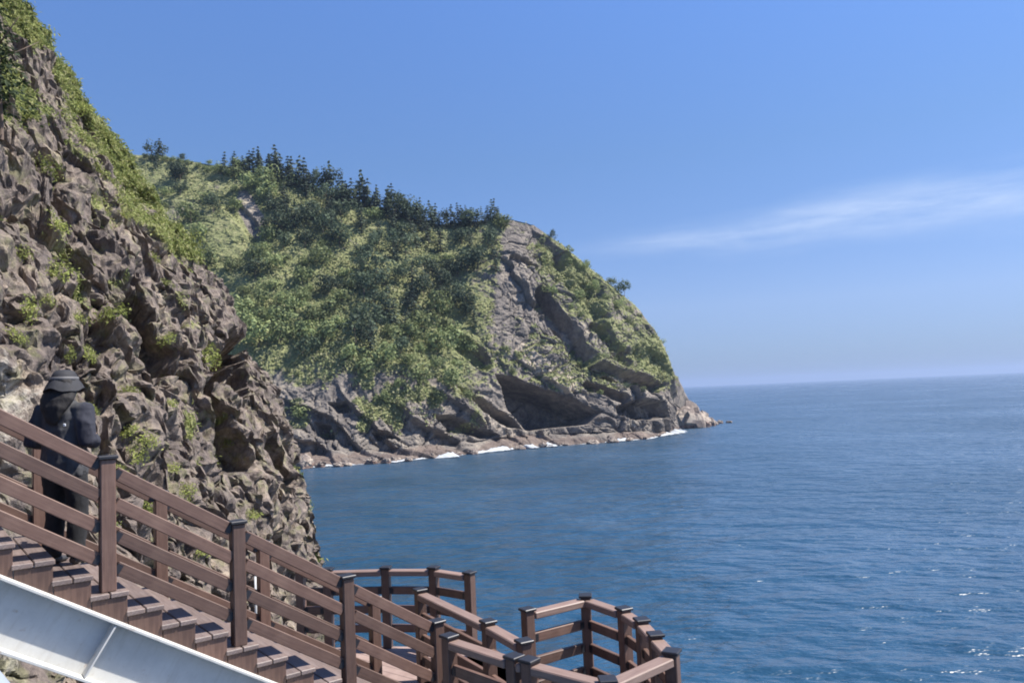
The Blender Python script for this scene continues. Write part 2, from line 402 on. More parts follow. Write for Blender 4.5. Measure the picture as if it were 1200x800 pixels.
for a, bq, r, dep in [((152, 338), (178, 372), 13, 2.4), ((178, 372), (200, 420), 11, 2.2), ((284, 395), (292, 455), 12, 4.0), ((262, 380), (268, 440), 7, 2.0),
                      ((255, 455), (285, 545), 13, 2.8), ((100, 330), (128, 352), 9, 1.1), ((20, 345), (60, 362), 9, 1.0), ((318, 520), (335, 560), 9, 1.4),
                      ((165, 525), (180, 560), 6, 0.9), ((135, 490), (160, 503), 8, 0.8), ((60, 250), (80, 285), 7, 1.0), ((10, 215), (40, 235), 8, 0.9)]:
    D -= dep * capsule(jx, jy, a, bq, r) * np.clip(Pf[:, 1] / 24, 0.35, 1.3)
D *= np.clip((Pf[:, 1] - 2) / 14, 0.25, 1.0)
RD = Nf * 0.45 + np.array([0.22, -0.62, 0.02]); RD /= np.linalg.norm(RD, axis=1, keepdims=True)
Pc = Pf + RD * (D * 0.76)[:, None] + TV * np.clip((Pf[:, 1:2] - 2) / 14, 0.25, 1.0)
P3 = Pc.reshape(Yg.shape + (3,))
du = np.gradient(P3, axis=0); dv = np.gradient(P3, axis=1)
N2 = np.cross(du, dv); N2 /= np.linalg.norm(N2, axis=-1, keepdims=True) + 1e-9
if N2[..., 0].mean() < 0: N2 = -N2
N2 = N2.reshape(-1, 3)
cpx, cpy, cdep = project(Pc)
sil = np.interp(npy, [0, 60, 100, 190, 300, 400, 520, 660], [45, 78, 105, 162, 248, 302, 346, 376])
bins = np.clip((cpy / 6).astype(int), -20, 160) + 20
far_ = np.full(181, -1e9); okv = Pc[:, 1] < 50
np.maximum.at(far_, bins[okv], cpx[okv])
edge = far_[bins] - cpx                              # distance inside the skyline, in photo pixels
vn = fbm(Pf * np.array([0.22, 0.22, 0.3]), 4, 120)
green = 0.66 * sstep(75, 15, edge) * sstep(345, 260, npy) * sstep(-0.45, 0.05, vn + 0.2)
green = np.maximum(green, 0.66 * sstep(215, 110, npy + 0.4 * npx) * sstep(-0.25, 0.2, vn + 0.12))
green = np.maximum(green, 0.54 * sstep(0.02, 0.3, vn) * sstep(330, 270, npy)); green = np.maximum(green, 0.5 * sstep(0.36, 0.6, fbm(Pf * 0.6, 3, 125)))
green *= 1 - capsule(npx, npy, (150, 520), (230, 600), 60)
green = green + 0.2 * vn * (green > 0.05) + 0.18 * sstep(0.3, 0.7, N2[:, 2]) * (npy < 260)
green -= 0.5 * capsule(npx, npy, (45, 70), (62, 118), 17)
green = np.clip(green, 0, 0.72)
pale = 0.45 * sstep(60, 0, npx) * sstep(370, 440, npy) + 0.25 * sstep(0.25, 0.5, fbm(Pf * 0.5, 3, 140))
me = fastmesh('cliff', Pc, grid_quads(len(yc), len(ks)), False)
paint(me, 'cover', np.stack([green, np.clip(pale, 0, 1), np.zeros_like(pale)], 1))
tag(link('cliff', me, M_CLIFF), kind='structure')

def leaf_quads(C, Nrm, size, ratio=0.6, bend=0.0):
    n = len(C); Nrm = Nrm / (np.linalg.norm(Nrm, axis=1, keepdims=True) + 1e-9)
    t = rng.normal(size=(n, 3)); t -= (t * Nrm).sum(1, keepdims=True) * Nrm; t /= np.linalg.norm(t, axis=1, keepdims=True) + 1e-9
    u = np.cross(Nrm, t); s = np.asarray(size).reshape(-1, 1)
    k = rng.uniform(0.6, 1.0, (n, 4, 1))
    V = np.stack([C - t * s * k[:, 0], C - u * s * ratio * k[:, 1], C + t * s * k[:, 2], C + u * s * ratio * k[:, 3]], 1)
    V[:, 1] += Nrm * s * 0.15; V[:, 3] += Nrm * s * 0.15
    return V.reshape(-1, 3), np.arange(4 * n).reshape(-1, 4)

def pick(mask_w, n):
    p = np.maximum(mask_w, 0); p = p / p.sum()
    return rng.choice(len(p), n, p=p)
inframe = (cpx > -60) & (cpx < 420) & (cpy > -60) & (cpy < 860) & (edge > -25)
wgt = np.where(inframe, sstep(0.3, 0.55, green), 0) * (cdep ** 1.0)
i = pick(wgt, 95000)
sz = np.clip(0.0028 * cdep[i], 0.03, 0.14) * rng.uniform(0.5, 1.6, len(i))
nn = N2[i] * 0.6 + rng.normal(size=(len(i), 3)) * 0.7 + np.array([0.2, -0.1, 0.5])
C = Pc[i] + N2[i] * (sz[:, None] * rng.uniform(-0.2, 1.3, (len(i), 1))) + rng.normal(size=(len(i), 3)) * 0.06
V, Q = leaf_quads(C, nn, sz, 0.35)
tag(link('grass', fastmesh('grass', V, Q), L_GRASS), kind='stuff',
    label='yellow green grass and low plants growing on the upper near cliff', cat='grass')

# tufts of plants on the rock, one object each
def on_cliff(px, py, rad=7):
    d = np.hypot(cpx - px, cpy - py); k = np.where(d < rad)[0]
    if len(k) == 0: return None
    return k[np.argmin(cdep[k])]
tuft_vars = []
for v_ in range(4):
    n = 260
    th = rng.uniform(0, 2 * PI, n); ph = rng.uniform(0, 1, n)
    dirn = np.stack([np.cos(th) * np.sqrt(1 - ph ** 2), np.sin(th) * np.sqrt(1 - ph ** 2), ph * 0.8 + 0.1], 1)
    C = dirn * rng.uniform(0.35, 1.0, (n, 1)) * np.array([1, 1, 0.85])
    C += 0.25 * rng.normal(size=(n, 3)) * 0.5
    V, Q = leaf_quads(C, dirn + rng.normal(size=(n, 3)) * 0.7, rng.uniform(0.08, 0.2, n), 0.4)
    tuft_vars.append(fastmesh('foliage', V, Q))
    tuft_vars[-1].materials.append(L_TUFT)
tuft_spots = [(70, 312, 16), (132, 362, 15), (250, 420, 13), (190, 398, 9), (215, 262, 14), (232, 290, 13), (62, 200, 14), (40, 365, 13), (95, 372, 9), (150, 452, 10),
              (178, 512, 11), (165, 530, 12), (152, 565, 13), (180, 590, 13), (222, 590, 12), (112, 478, 8), (205, 545, 8), (60, 345, 10), (150, 500, 9), (225, 570, 9),
              (240, 640, 9), (300, 600, 8), (262, 520, 8), (25, 400, 11), (110, 420, 9), (75, 270, 10), (120, 200, 9), (150, 250, 8), (185, 300, 8), (205, 470, 8),
              (35, 130, 10), (100, 130, 9), (130, 165, 9), (30, 300, 9), (85, 420, 8), (140, 545, 9), (190, 640, 9), (215, 660, 8)]
for px, py, rp in tuft_spots:
    k = on_cliff(px, py)
    if k is None: continue
    o = bpy.data.objects.new('cliff_shrub', random.choice(tuft_vars)); COL.objects.link(o)
    s = 1.45 * rp * cdep[k] / F
    o.location = Pc[k] - 0.15 * s * N2[k]
    nrm = Vector(N2[k]) * 0.8 + Vector((0, 0, 0.6))
    o.rotation_euler = (nrm.to_track_quat('Z', 'Y') @ Matrix.Rotation(random.uniform(0, 6), 3, 'Z').to_quaternion()).to_euler()
    o.scale = (s, s, s * random.uniform(0.6, 0.9))
    tag(o, 'small yellow green shrub rooted in the rock of the near cliff', 'shrub', 'yellow green shrubs on the near cliff face')

# ------------------------------------------------------------------ far headland
T = np.arange(15.0)
rpx = np.array([-60, 165, 280, 340, 400, 480, 512, 590, 625, 660, 700, 740, 767, 784, 783])
rpy = np.array([215, 180, 196, 212, 230, 254, 264, 255, 262, 287, 320, 354, 396, 436, 474])
rY = np.array([400, 375, 360, 352, 346, 345, 345, 344, 348, 352, 355, 358, 360, 361, 363.])
bpx = np.array([-40, 165, 290, 350, 410, 480, 520, 590, 640, 685, 725, 760, 778, 790, 799])
bsy = np.interp(bpx, [-40, 165, 355, 450, 520, 600, 700, 760, 800, 810], [556, 555, 548, 543, 536, 526, 519, 514, 506, 502])
R_ = np.array([list(at(a, b_, c_)) for a, b_, c_ in zip(rpx, rpy, rY)])
B_ = np.array([list(at_z(a, b_, 0.0)) for a, b_ in zip(bpx, bsy)])
nu, nv = 620, 420
s = np.interp(np.linspace(0, 1, nu), [0, 0.08, 1], [0, 0.8, 14])
def tab(A, s): return np.stack([np.interp(s, T, A[:, k]) for k in range(3)], 1)
Rs, Bs = tab(R_, s), tab(B_, s)
ker = np.hanning(31); ker /= ker.sum()
def smooth(A): return np.stack([np.convolve(np.pad(A[:, k], 15, 'edge'), ker, 'valid') for k in range(3)], 1)
Rs, Bs = smooth(Rs), smooth(Bs)
v = np.concatenate([np.linspace(-0.05, 1.0, nv - 70), np.linspace(1.0, 2.0, 71)[1:]])
gl = np.interp(v, [-0.05, 0, 0.02, 0.07, 0.3, 1.0, 1.15, 2.0], [-0.05, 0, 0.03, 0.13, 0.26, 1.0, 1.2, 2.4])
hl = np.interp(v, [-0.05, 0, 0.02, 0.07, 0.3, 1.0, 1.15, 2.0], [-0.06, 0, 0.018, 0.03, 0.30, 1.0, 0.99, 0.1])
gr = np.interp(v, [-0.05, 0, 0.02, 0.06, 0.35, 0.8, 1.0, 1.12, 2.0], [-0.05, 0, 0.03, 0.14, 0.30, 0.74, 1.0, 1.18, 2.2])
hr = np.interp(v, [-0.05, 0, 0.02, 0.06, 0.35, 0.8, 1.0, 1.12, 2.0], [-0.06, 0, 0.02, 0.035, 0.38, 0.84, 1.0, 0.97, 0.0])
wr = sstep(6, 8, s)[:, None]
G = gl[None] * (1 - wr) + gr[None] * wr; H = hl[None] * (1 - wr) + hr[None] * wr
back = np.array([0.35, 1.0, 0]); 
P0 = np.empty((nu, nv, 3))
hd = Rs[:, :2] - Bs[:, :2]
P0[..., 0] = Bs[:, None, 0] + hd[:, None, 0] * np.minimum(G, 1) + np.maximum(G - 1, 0) * 28
P0[..., 1] = Bs[:, None, 1] + hd[:, None, 1] * np.minimum(G, 1) + np.maximum(G - 1, 0) * 70
P0[..., 2] = Rs[:, None, 2] * H
du = np.gradient(P0, axis=0); dv = np.gradient(P0, axis=1)
Nn = np.cross(du, dv); Nn /= np.linalg.norm(Nn, axis=-1, keepdims=True) + 1e-9
if Nn[300, 150, 1] > 0: Nn = -Nn
Pf = P0.reshape(-1, 3); Nf = Nn.reshape(-1, 3)
Vv = np.broadcast_to(v[None], (nu, nv)).ravel(); Ss = np.broadcast_to(s[:, None], (nu, nv)).ravel()
hpx, hpy, _ = project(Pf)
warp = np.stack([fbm(Pf * 0.05, 3, 205), fbm(Pf * 0.05, 3, 215), fbm(Pf * 0.05, 3, 225)], 1)
Pw = Pf + warp * 9
D = 5.0 * fbm(Pf * 0.022, 3, 240) + 2.6 * ridged(Pw * 0.045, 4, 260)
wR = sstep(560, 640, hpx) * sstep(1.15, 0.9, Vv)
lowL = sstep(440, 500, hpy) * sstep(620, 540, hpx)
# tilted strata: each bed stands out over the one below it
wcoord = (hpx * 0.74 - hpy * 0.67) / 46 + 0.55 * warp[:, 0] + 0.25 * warp[:, 1]
fr = wcoord - np.floor(wcoord); amp = _h(np.floor(wcoord).astype(np.int64), np.zeros(len(fr), dtype=np.int64), np.zeros(len(fr), dtype=np.int64), 3)
saw = (1 - fr) * sstep(0, 0.07, fr)
D += wR * (3.5 + 6.0 * amp) * (saw - 0.4) * (0.65 + 0.7 * fbm(Pf * 0.03, 2, 300))
wc2 = (hpx * 0.55 - hpy * 0.83) / 34 + 0.6 * warp[:, 1]
fr2 = wc2 - np.floor(wc2); D += lowL * 5.0 * ((1 - fr2) * sstep(0, 0.09, fr2) - 0.4)
rocky = np.clip(wR + lowL, 0, 1)
F1, F2, cv, dvv = voro(Pw * np.array([0.13, 0.13, 0.10]), 310)
D += (0.35 + 0.65 * rocky) * (2.2 * (cv - 0.5) - 1.2 * np.exp(-(F2 - F1) / 0.08) + 0.7 * dvv[:, 2])
F1, F2, cv, dvv = voro(Pw * 0.36, 320)
D += (0.3 + 0.7 * rocky) * (0.9 * (cv - 0.5) - 0.5 * np.exp(-(F2 - F1) / 0.1))
D += 0.5 * fbm(Pf * 0.7, 3, 330)
jx = hpx + 7 * warp[:, 0]; jy = hpy + 7 * warp[:, 1]
def poly_in(pts, soft):
    m_ = np.full(len(jx), 1e9)
    for k in range(len(pts)):
        a = pts[k]; bq = pts[(k + 1) % len(pts)]
        ex, ey = bq[0] - a[0], bq[1] - a[1]; L = math.hypot(ex, ey)
        m_ = np.minimum(m_, ((jx - a[0]) * -ey + (jy - a[1]) * ex) / L)
    return sstep(0, soft, m_)
# undercut walls below the beds (points clockwise on the picture)
D -= 22 * poly_in([(582, 437), (612, 441), (660, 462), (702, 484), (690, 498), (650, 503), (616, 505), (596, 480)], 7)
D -= 10 * poly_in([(532, 448), (552, 456), (600, 490), (616, 507), (586, 503), (556, 478)], 6)
D -= 11 * poly_in([(712, 478), (735, 468), (775, 468), (782, 490), (740, 492), (716, 488)], 5)
D -= 8 * poly_in([(505, 486), (530, 486), (580, 514), (560, 517), (524, 508)], 5)
D -= 7 * poly_in([(372, 492), (392, 494), (398, 512), (385, 514), (374, 508)], 4)
D -= 6 * poly_in([(436, 508), (452, 508), (474, 520), (460, 521), (444, 518)], 3)
D -= 5 * poly_in([(388, 470), (410, 468), (416, 482), (400, 484)], 4)
for a, bq, r, dep in [((638, 345), (690, 418), 11, 11), ((706, 432), (768, 453), 9, 9), ((690, 452), (724, 468), 7, 8), ((655, 300), (700, 345), 6, 5), ((700, 380), (745, 425), 6, 5), ((600, 300), (632, 310), 4, 3),
                      ((520, 385), (572, 425), 9, 6), ((270, 240), (300, 275), 10, 3), ((780, 420), (788, 440), 5, 3)]:
    D -= dep * capsule(jx, jy, a, bq, r)
D *= np.where(Vv > 1, sstep(1.7, 1.05, Vv) * 0.6 + 0.4, 1.0)
D *= 0.35 + 0.65 * sstep(0.0, 0.10, Vv)
D *= np.where(Vv < 1, 0.35 + 0.65 * sstep(0.0, 0.08, 1 - Vv), 0.35)
D *= 0.4 + 0.6 * sstep(14, 12.5, Ss)
Pc2 = Pf + Nf * np.array([1, 1, 0.55]) * D[:, None]
P3 = Pc2.reshape(nu, nv, 3)
du = np.gradient(P3, axis=0); dv = np.gradient(P3, axis=1)
HN = np.cross(du, dv); HN /= np.linalg.norm(HN, axis=-1, keepdims=True) + 1e-9
HN = HN.reshape(-1, 3)
if (HN * Nf).sum(1).mean() < 0: HN = -HN
vn = fbm(Pf * 0.06, 4, 350)
hz = Pc2[:, 2]
leftg = sstep(585, 540, hpx + 25 * vn)
lowb = sstep(470, 415, hpy + 55 * vn) * leftg
greenL = lowb * (0.64 + 0.35 * vn) + leftg * 0.3 * sstep(0.05, 0.35, vn) * sstep(525, 490, hpy)
greenR = (1 - leftg) * (0.14 + 0.6 * vn + 0.6 * sstep(0.3, 0.7, HN[:, 2])) * sstep(480, 440, hpy)
greenR -= 0.45 * capsule(hpx, hpy, (615, 265), (600, 385), 26) + 0.30 * capsule(hpx, hpy, (600, 350), (700, 400), 16)
greenR += 0.30 * capsule(hpx, hpy, (650, 285), (770, 430), 22)
greenL = greenL + leftg * 0.46 * sstep(-0.05, 0.3, fbm(Pf * 0.14, 3, 365)) * sstep(530, 500, hpy) * (1 - lowb)
hgreen = np.clip(greenL + greenR, 0, 0.75)
hgreen -= 0.5 * capsule(hpx, hpy, (285, 235), (300, 262), 13)
hgreen = np.where(hz < 6, 0, np.clip(hgreen, 0, 0.75))
hpale = 0.45 * capsule(hpx, hpy, (615, 410), (665, 450), 13) + 0.35 * capsule(hpx, hpy, (550, 480), (600, 515), 10) + 0.3 * capsule(hpx, hpy, (390, 440), (410, 470), 14) + 0.2 * sstep(0.2, 0.5, fbm(Pf * 0.09, 3, 360))
hshore = sstep(5.5, 1.0, hz + 5 * vn) * 0.62
me = fastmesh('headland', Pc2, grid_quads(nu, nv), False)
paint(me, 'cover', np.stack([hgreen, np.clip(hpale, 0, 1), hshore], 1))
tag(link('headland', me, M_HEAD), kind='structure')
qpx, qpy, qdep = project(Pc2)

# ---- undergrowth on the headland (nobody could count it)
face = (HN * (np.array(EYE) - Pc2)).sum(1) > 0
wgt = np.where(face & (qpx > 130) & (Vv < 1.08) & (Vv > 0.05), sstep(0.25, 0.6, hgreen), 0)
i = pick(wgt * np.where(qpx > 590, 0.5, 1) * (0.25 + sstep(-0.2, 0.3, fbm(Pf * 0.05, 3, 370))), 52000)
sz = rng.uniform(0.3, 0.8, len(i))
C = Pc2[i] + HN[i] * rng.uniform(-0.1, 0.6, (len(i), 1)) + rng.normal(size=(len(i), 3)) * 0.3
V, Q = leaf_quads(C, HN[i] * 0.8 + rng.normal(size=(len(i), 3)) * 0.45 + np.array([0.3, 0, 0.4]), sz, 0.7)
tag(link('undergrowth', fastmesh('undergrowth', V, Q), L_COVER), kind='stuff',
    label='mixed green undergrowth covering the slopes of the headland', cat='undergrowth')

# ---- trees
def pine_mesh(h, seed_r, layers=11, top=0.05, cs=1.0):
    C, Nn_, S = [], [], []
    for k in range(layers):
        f = k / (layers - 1); z = h * (0.14 + 0.86 * f); R = h * seed_r * (1 - f) ** 0.75 * random.uniform(0.75, 1.15) + top * h * (1 - 0.6 * f)
        nb = max(3, int(9 * (1 - f) + 3))
        for j in range(nb):
            a = random.uniform(0, 2 * PI); L = R * random.uniform(0.6, 1.1)
            for q in range(4):
                rr = L * (q + 0.6) / 4
                C.append((math.cos(a) * rr, math.sin(a) * rr, z - 0.25 * rr + random.uniform(-.15, .15) * h * 0.08))
                Nn_.append((math.cos(a) * 0.6 + random.gauss(0, .4), math.sin(a) * 0.6 + random.gauss(0, .4), 0.7 + random.gauss(0, .3)))
                S.append(random.uniform(0.05, 0.09) * h * cs)
    V, Q = leaf_quads(np.array(C), np.array(Nn_), np.array(S), 0.55)
    return fastmesh('crown', V, Q)
def broad_mesh(h, wdt, n=420, cs=1.0):
    C, Nn_, S = [], [], []
    lobes = [(random.gauss(0, .28) * wdt, random.gauss(0, .28) * wdt, h * random.uniform(0.38, 0.82), wdt * random.uniform(0.28, 0.45)) for _ in range(8)]
    for _ in range(n):
        x, y, z, r = random.choice(lobes)
        d = Vector((random.gauss(0, 1), random.gauss(0, 1), random.gauss(0.2, 1))).normalized()
        p = Vector((x, y, z)) + d * r * random.uniform(0.55, 1.08) * Vector((1, 1, 0.8)).length / 1.62
        C.append(p); nn_ = d * 1.2 + Vector((random.gauss(0, .35), random.gauss(0, .35), random.gauss(0.15, .35))); Nn_.append(nn_)
        S.append(random.uniform(0.05, 0.11) * wdt * cs)
    V, Q = leaf_quads(np.array(C), np.array(Nn_), np.array(S), 0.75)
    return fastmesh('crown', V, Q)
def trunk_mesh(h, r):
    bm = bmesh.new(); prev = None
    n = 7; zs = [-0.12 * h, 0, 0.2 * h, 0.45 * h, 0.7 * h, 0.9 * h]; off = Vector((0, 0, 0))
    for k, z in enumerate(zs):
        rr = r * (1.25 - 1.15 * k / (len(zs) - 1)); off = off + Vector((random.gauss(0, 1), random.gauss(0, 1), 0)) * r * 0.35
        ring = [bm.verts.new(off + Vector((math.cos(2 * PI * j / n) * rr, math.sin(2 * PI * j / n) * rr, z))) for j in range(n)]
        if prev:
            for j in range(n): bm.faces.new((prev[j], prev[(j + 1) % n], ring[(j + 1) % n], ring[j]))
        prev = ring
    for _ in range(5):                  # limbs
        z = h * random.uniform(0.35, 0.7); a = random.uniform(0, 2 * PI); L = h * random.uniform(.15, .28)
        M, l_ = frame((0, 0, z), (math.cos(a) * L, math.sin(a) * L, z + L * 0.7))
        bmesh.ops.create_cone(bm, cap_ends=True, segments=5, radius1=r * .4, radius2=r * .12, depth=l_, matrix=M @ Matrix.Translation((l_ / 2, 0, 0)) @ Matrix.Rotation(PI / 2, 4, 'Y'))
    return mesh_from_bm('trunk', bm, 0, True)
def tree_proto(name, crown, cmat, h, r):
    crown.materials.append(cmat); tm = trunk_mesh(h, r); tm.materials.append(BARK)
    return (name, crown, tm)
pines = [tree_proto('pine_tree', pine_mesh(10, random.uniform(0.30, 0.44), random.choice([8, 9, 11])), L_PINE, 10, 0.16) for _ in range(5)]
broads = [tree_proto('broadleaf_tree', broad_mesh(7, 7.0), L_BROAD, 6, 0.15) for _ in range(6)]
darks = [tree_proto('evergreen_tree', broad_mesh(8, 6.4), L_DARK, 7, 0.16) for _ in range(4)]
def plant(proto, loc, sc, label, cat, group=None, scz=1.0):
    name, crown, trunk = proto
    t = thing(name, label, cat, loc, group)
    t.rotation_euler = (random.gauss(0, .04), random.gauss(0, .04), random.uniform(0, 6.28)); t.scale = (sc, sc, sc * scz)
    for nm, me_ in (('trunk', trunk), ('crown', crown)):
        o = bpy.data.objects.new(nm, me_); COL.objects.link(o); o.parent = t
    return t
ridge_i = np.where((np.abs(Vv - 1.0) < 0.004))[0]
ridge_i = ridge_i[np.argsort(qpx[ridge_i])]
RX = qpx[ridge_i]
def ridge_pt(px, off=0.0):
    k = ridge_i[np.clip(np.searchsorted(RX, px), 0, len(RX) - 1)]
    col, row = divmod(int(k), nv); row2 = int(np.clip(row - off, 0, nv - 1))
    return Pc2[col * nv + row2]
taken = []
def free(p, d):
    for q in taken:
        if (q[0] - p[0]) ** 2 + (q[1] - p[1]) ** 2 + (q[2] - p[2]) ** 2 < d * d: return False
    taken.append(p); return True
np_ = 0
for px in np.arange(262, 594, 3.5):
    dens = np.interp(px, [260, 300, 330, 580, 592], [0.35, 0.7, 1, 1, 0.4])
    if random.random() > dens: continue
    p = ridge_pt(px + random.uniform(-4, 4), random.uniform(-3, 16))
    sc = random.choice([random.uniform(0.65, 0.9), random.uniform(0.9, 1.2), random.uniform(1.1, 1.5)]) * np.interp(px, [260, 420, 500, 590], [0.95, 1.0, 0.85, 0.7])
    if random.random() < 0.86:
        plant(random.choice(pines), p, sc, 'dark pointed pine in the row along the headland skyline', 'pine tree', 'pines along the headland skyline', random.uniform(0.8, 1.2))
    else:
        plant(random.choice(darks), p, sc * random.uniform(0.55, 0.95), 'dark round crowned tree among the pines on the headland skyline', 'tree', 'round trees along the headland skyline', random.uniform(0.9, 1.3))
    np_ += 1
plant(darks[0], ridge_pt(731, 4), 0.95, 'lone dark tree standing out above the steep seaward edge of the headland', 'tree', None, 1.05)
plant(darks[1], ridge_pt(648, 2), 0.55, 'small dark tree on the skyline just right of the grey rock summit', 'tree')
plant(darks[2], ridge_pt(178, 5), 1.0, 'dark bushy tree on the skyline next to the near cliff', 'tree')
plant(darks[3], ridge_pt(212, 1), 0.5, 'small dark tree on the grassy far left skyline of the headland', 'tree')
for px in np.arange(166, 285, 4.2):
    plant(random.choice(broads), ridge_pt(px + random.uniform(-2, 2), random.uniform(1, 9)), random.uniform(0.18, 0.42), 'low rounded bush on the grassy upper left skyline of the headland', 'bush', 'bushes on the grassy skyline')
# pines on the slope below the skyline
blobs_dark = [((430, 300), (470, 360), 34), ((330, 262), (345, 285), 24), ((418, 385), (432, 410), 16), ((560, 275), (575, 330), 26), ((530, 340), (560, 380), 22), ((195, 190), (205, 215), 18), ((480, 270), (560, 290), 26), ((380, 245), (440, 300), 30)]
dk = np.zeros(len(qpx))
for a, bq, r in blobs_dark: dk = np.maximum(dk, capsule(qpx, qpy, a, bq, r))
base = face & (Vv > 0.06) & (Vv < 1.0) & (qpx > 150) & (hgreen > 0.45) & (hz > 9)
cand = pick(np.where(base, dk, 0), 1500); c1 = 0
for k in cand:
    if c1 >= 85: break
    if not free(Pc2[k], 4.4): continue
    c1 += 1
    if random.random() < 0.55:
        plant(random.choice(pines), Pc2[k] - HN[k] * 0.4, random.uniform(0.7, 1.15), 'dark pine standing among the dense trees of the headland slope', 'pine tree', 'pines on the headland slope')
    else:
        plant(random.choice(darks), Pc2[k] - HN[k] * 0.5, random.uniform(0.8, 1.5), 'dark rounded evergreen tree on the headland slope', 'tree', 'dark evergreens on the headland slope')
for px, py, sc in [(428, 352, 1.25), (440, 330, 1.3), (418, 405, 1.2), (428, 388, 1.0), (330, 280, 1.2), (345, 268, 1.0), (560, 318, 1.2), (572, 290, 1.0), (545, 365, 1.0), (385, 345, 0.9), (475, 300, 1.2), (508, 330, 1.0), (300, 330, 0.9), (355, 420, 0.8), (470, 415, 0.75), (250, 250, 1.0), (210, 215, 1.0)]:
    d = np.hypot(qpx - px, qpy - py) + np.where(base, 0, 1e6); k = np.argmin(d)
    taken.append(Pc2[k])
    plant(random.choice(darks), Pc2[k] - HN[k] * 0.5, sc * 1.15, 'big dark round crowned tree standing out on the green headland slope', 'tree', 'big dark trees on the headland slope', 1.1)
tn = fbm(Pf * 0.035, 3, 400)
cand = pick(np.where(base & (dk < 0.3), (0.06 + sstep(-0.12, 0.25, tn)) * np.where(qpx < 590, 1, 0.35) * sstep(0.3, 0.6, hgreen), 0), 5000); c2 = 0
for k in cand:
    if c2 >= 135: break
    if not free(Pc2[k], 6.2): continue
    c2 += 1; sc = random.uniform(0.5, 1.45) * (0.5 if qpx[k] > 600 else 1)
    plant(random.choice(broads), Pc2[k] - HN[k] * 0.7, sc, 'rounded green broadleaf tree on the headland slope', 'tree', 'broadleaf trees on the headland slope', random.uniform(0.75, 1.1))
cand = pick(np.where(face & (Vv > 0.05) & (qpx > 330) & (qpx < 790) & (qpy > 400) & (hz > 7) & (HN[:, 2] > 0.25) & (hgreen > 0.25), 1.0, 0), 900); c3 = 0
for k in cand:
    if c3 >= 90: break
    if not free(Pc2[k], 3.4): continue
    c3 += 1
    plant(random.choice(broads + darks[:2]), Pc2[k] - HN[k] * 0.5, random.uniform(0.14, 0.36), 'low bush rooted on the rocky lower flank of the headland', 'bush', 'bushes on the rocky lower flank')
# dark tree on the near cliff, at the left edge of the picture
k = on_cliff(14, 150, 10)
if k is not None:
    hh = 150 * cdep[k] / F
    L_DEEP = leaves('deep green needles', [(0.016, 0.028, 0.014), (0.030, 0.046, 0.020), (0.05, 0.07, 0.03)])
    big = tree_proto('evergreen_tree', pine_mesh(hh, 0.30, 34, 0.06, 0.42), L_DEEP, hh, 0.02 * hh)
    plant(big, Pc[k] + np.array([0.5, -0.9, -0.2]), 1.0, 'large dark evergreen clinging to the near cliff high above the stairs', 'tree')

# ---- surf along the headland
sh = []
grd = Pc2.reshape(nu, nv, 3)
for cidx in range(nu):
    col = grd[cidx, :nv - 75]; k = np.where((col[:-1, 2] <= 0.25) & (col[1:, 2] > 0.25))[0]
    if len(k) == 0: sh.append(None); continue
    kk = k[0]; t_ = (0.25 - col[kk, 2]) / (col[kk + 1, 2] - col[kk, 2] + 1e-9); sh.append(col[kk] + (col[kk + 1] - col[kk]) * t_)
shp = np.array([p for p in sh if p is not None])
spx, spy, _ = project(shp)
fo = np.array([0.62, -0.78])
wd = 1.1 + 1.3 * fbm(shp * 0.06, 3, 500)
for c_, r_, a_ in [(540, 22, 6.5), (628, 20, 7.0), (400, 22, 3.5), (352, 12, 5), (795, 16, 6.0), (735, 20, 3.0), (585, 12, 3.0), (455, 14, 2.5)]: wd = wd + a_ * np.exp(-((spx - c_) / r_) ** 2)
wd = np.clip(wd * (0.75 + 0.9 * vnoise(shp * 0.25, 510)) - 0.5 + 0.8 * vnoise(shp * 0.7, 511), 0.0, 9)
rows = []
for q in np.linspace(-0.25, 1, 7):
    pp = shp.copy(); pp[:, 0] += fo[0] * wd * q; pp[:, 1] += fo[1] * wd * q; pp[:, 2] = 0.10 + np.clip(0.24 * wd, 0.03, 1.7) * max(0.0, 1 - abs(q)) ** 1.3 * (0.8 + 0.5 * vnoise(shp * 0.9 + q * 3, 530)); rows.append(pp)
Vf = np.stack(rows, 1).reshape(-1, 3)
me = fastmesh('surf', Vf, grid_quads(len(shp), 7), True)
ef = np.tile(1 - np.abs(np.linspace(-0.25, 1, 7)) ** 1.5, len(shp))
paint(me, 'cover', np.stack([ef, ef, ef], 1))
m, nt, b = mat('white surf')
tc = N(nt, 'ShaderNodeTexCoord'); n = noise(nt, tc.outputs['Object'], 1.1, 6, 0.75)
at_ = N(nt, 'ShaderNodeAttribute', attribute_name='cover')
ad = N(nt, 'ShaderNodeMath', operation='ADD'); nt.links.new(n.outputs['Fac'], ad.inputs[0]); nt.links.new(at_.outputs['Fac'], ad.inputs[1])
al = ramp(nt, ad.outputs[0], [(0.85, (0, 0, 0)), (1.45, (0.85, 0.85, 0.85))])
nt.links.new(al.outputs[0], b.inputs['Alpha']); b.inputs['Base Color'].default_value = (0.46, 0.49, 0.52, 1); b.inputs['Roughness'].default_value = 0.7
tag(link('surf', me, m), kind='stuff', label='white surf breaking along the foot of the headland', cat='surf')

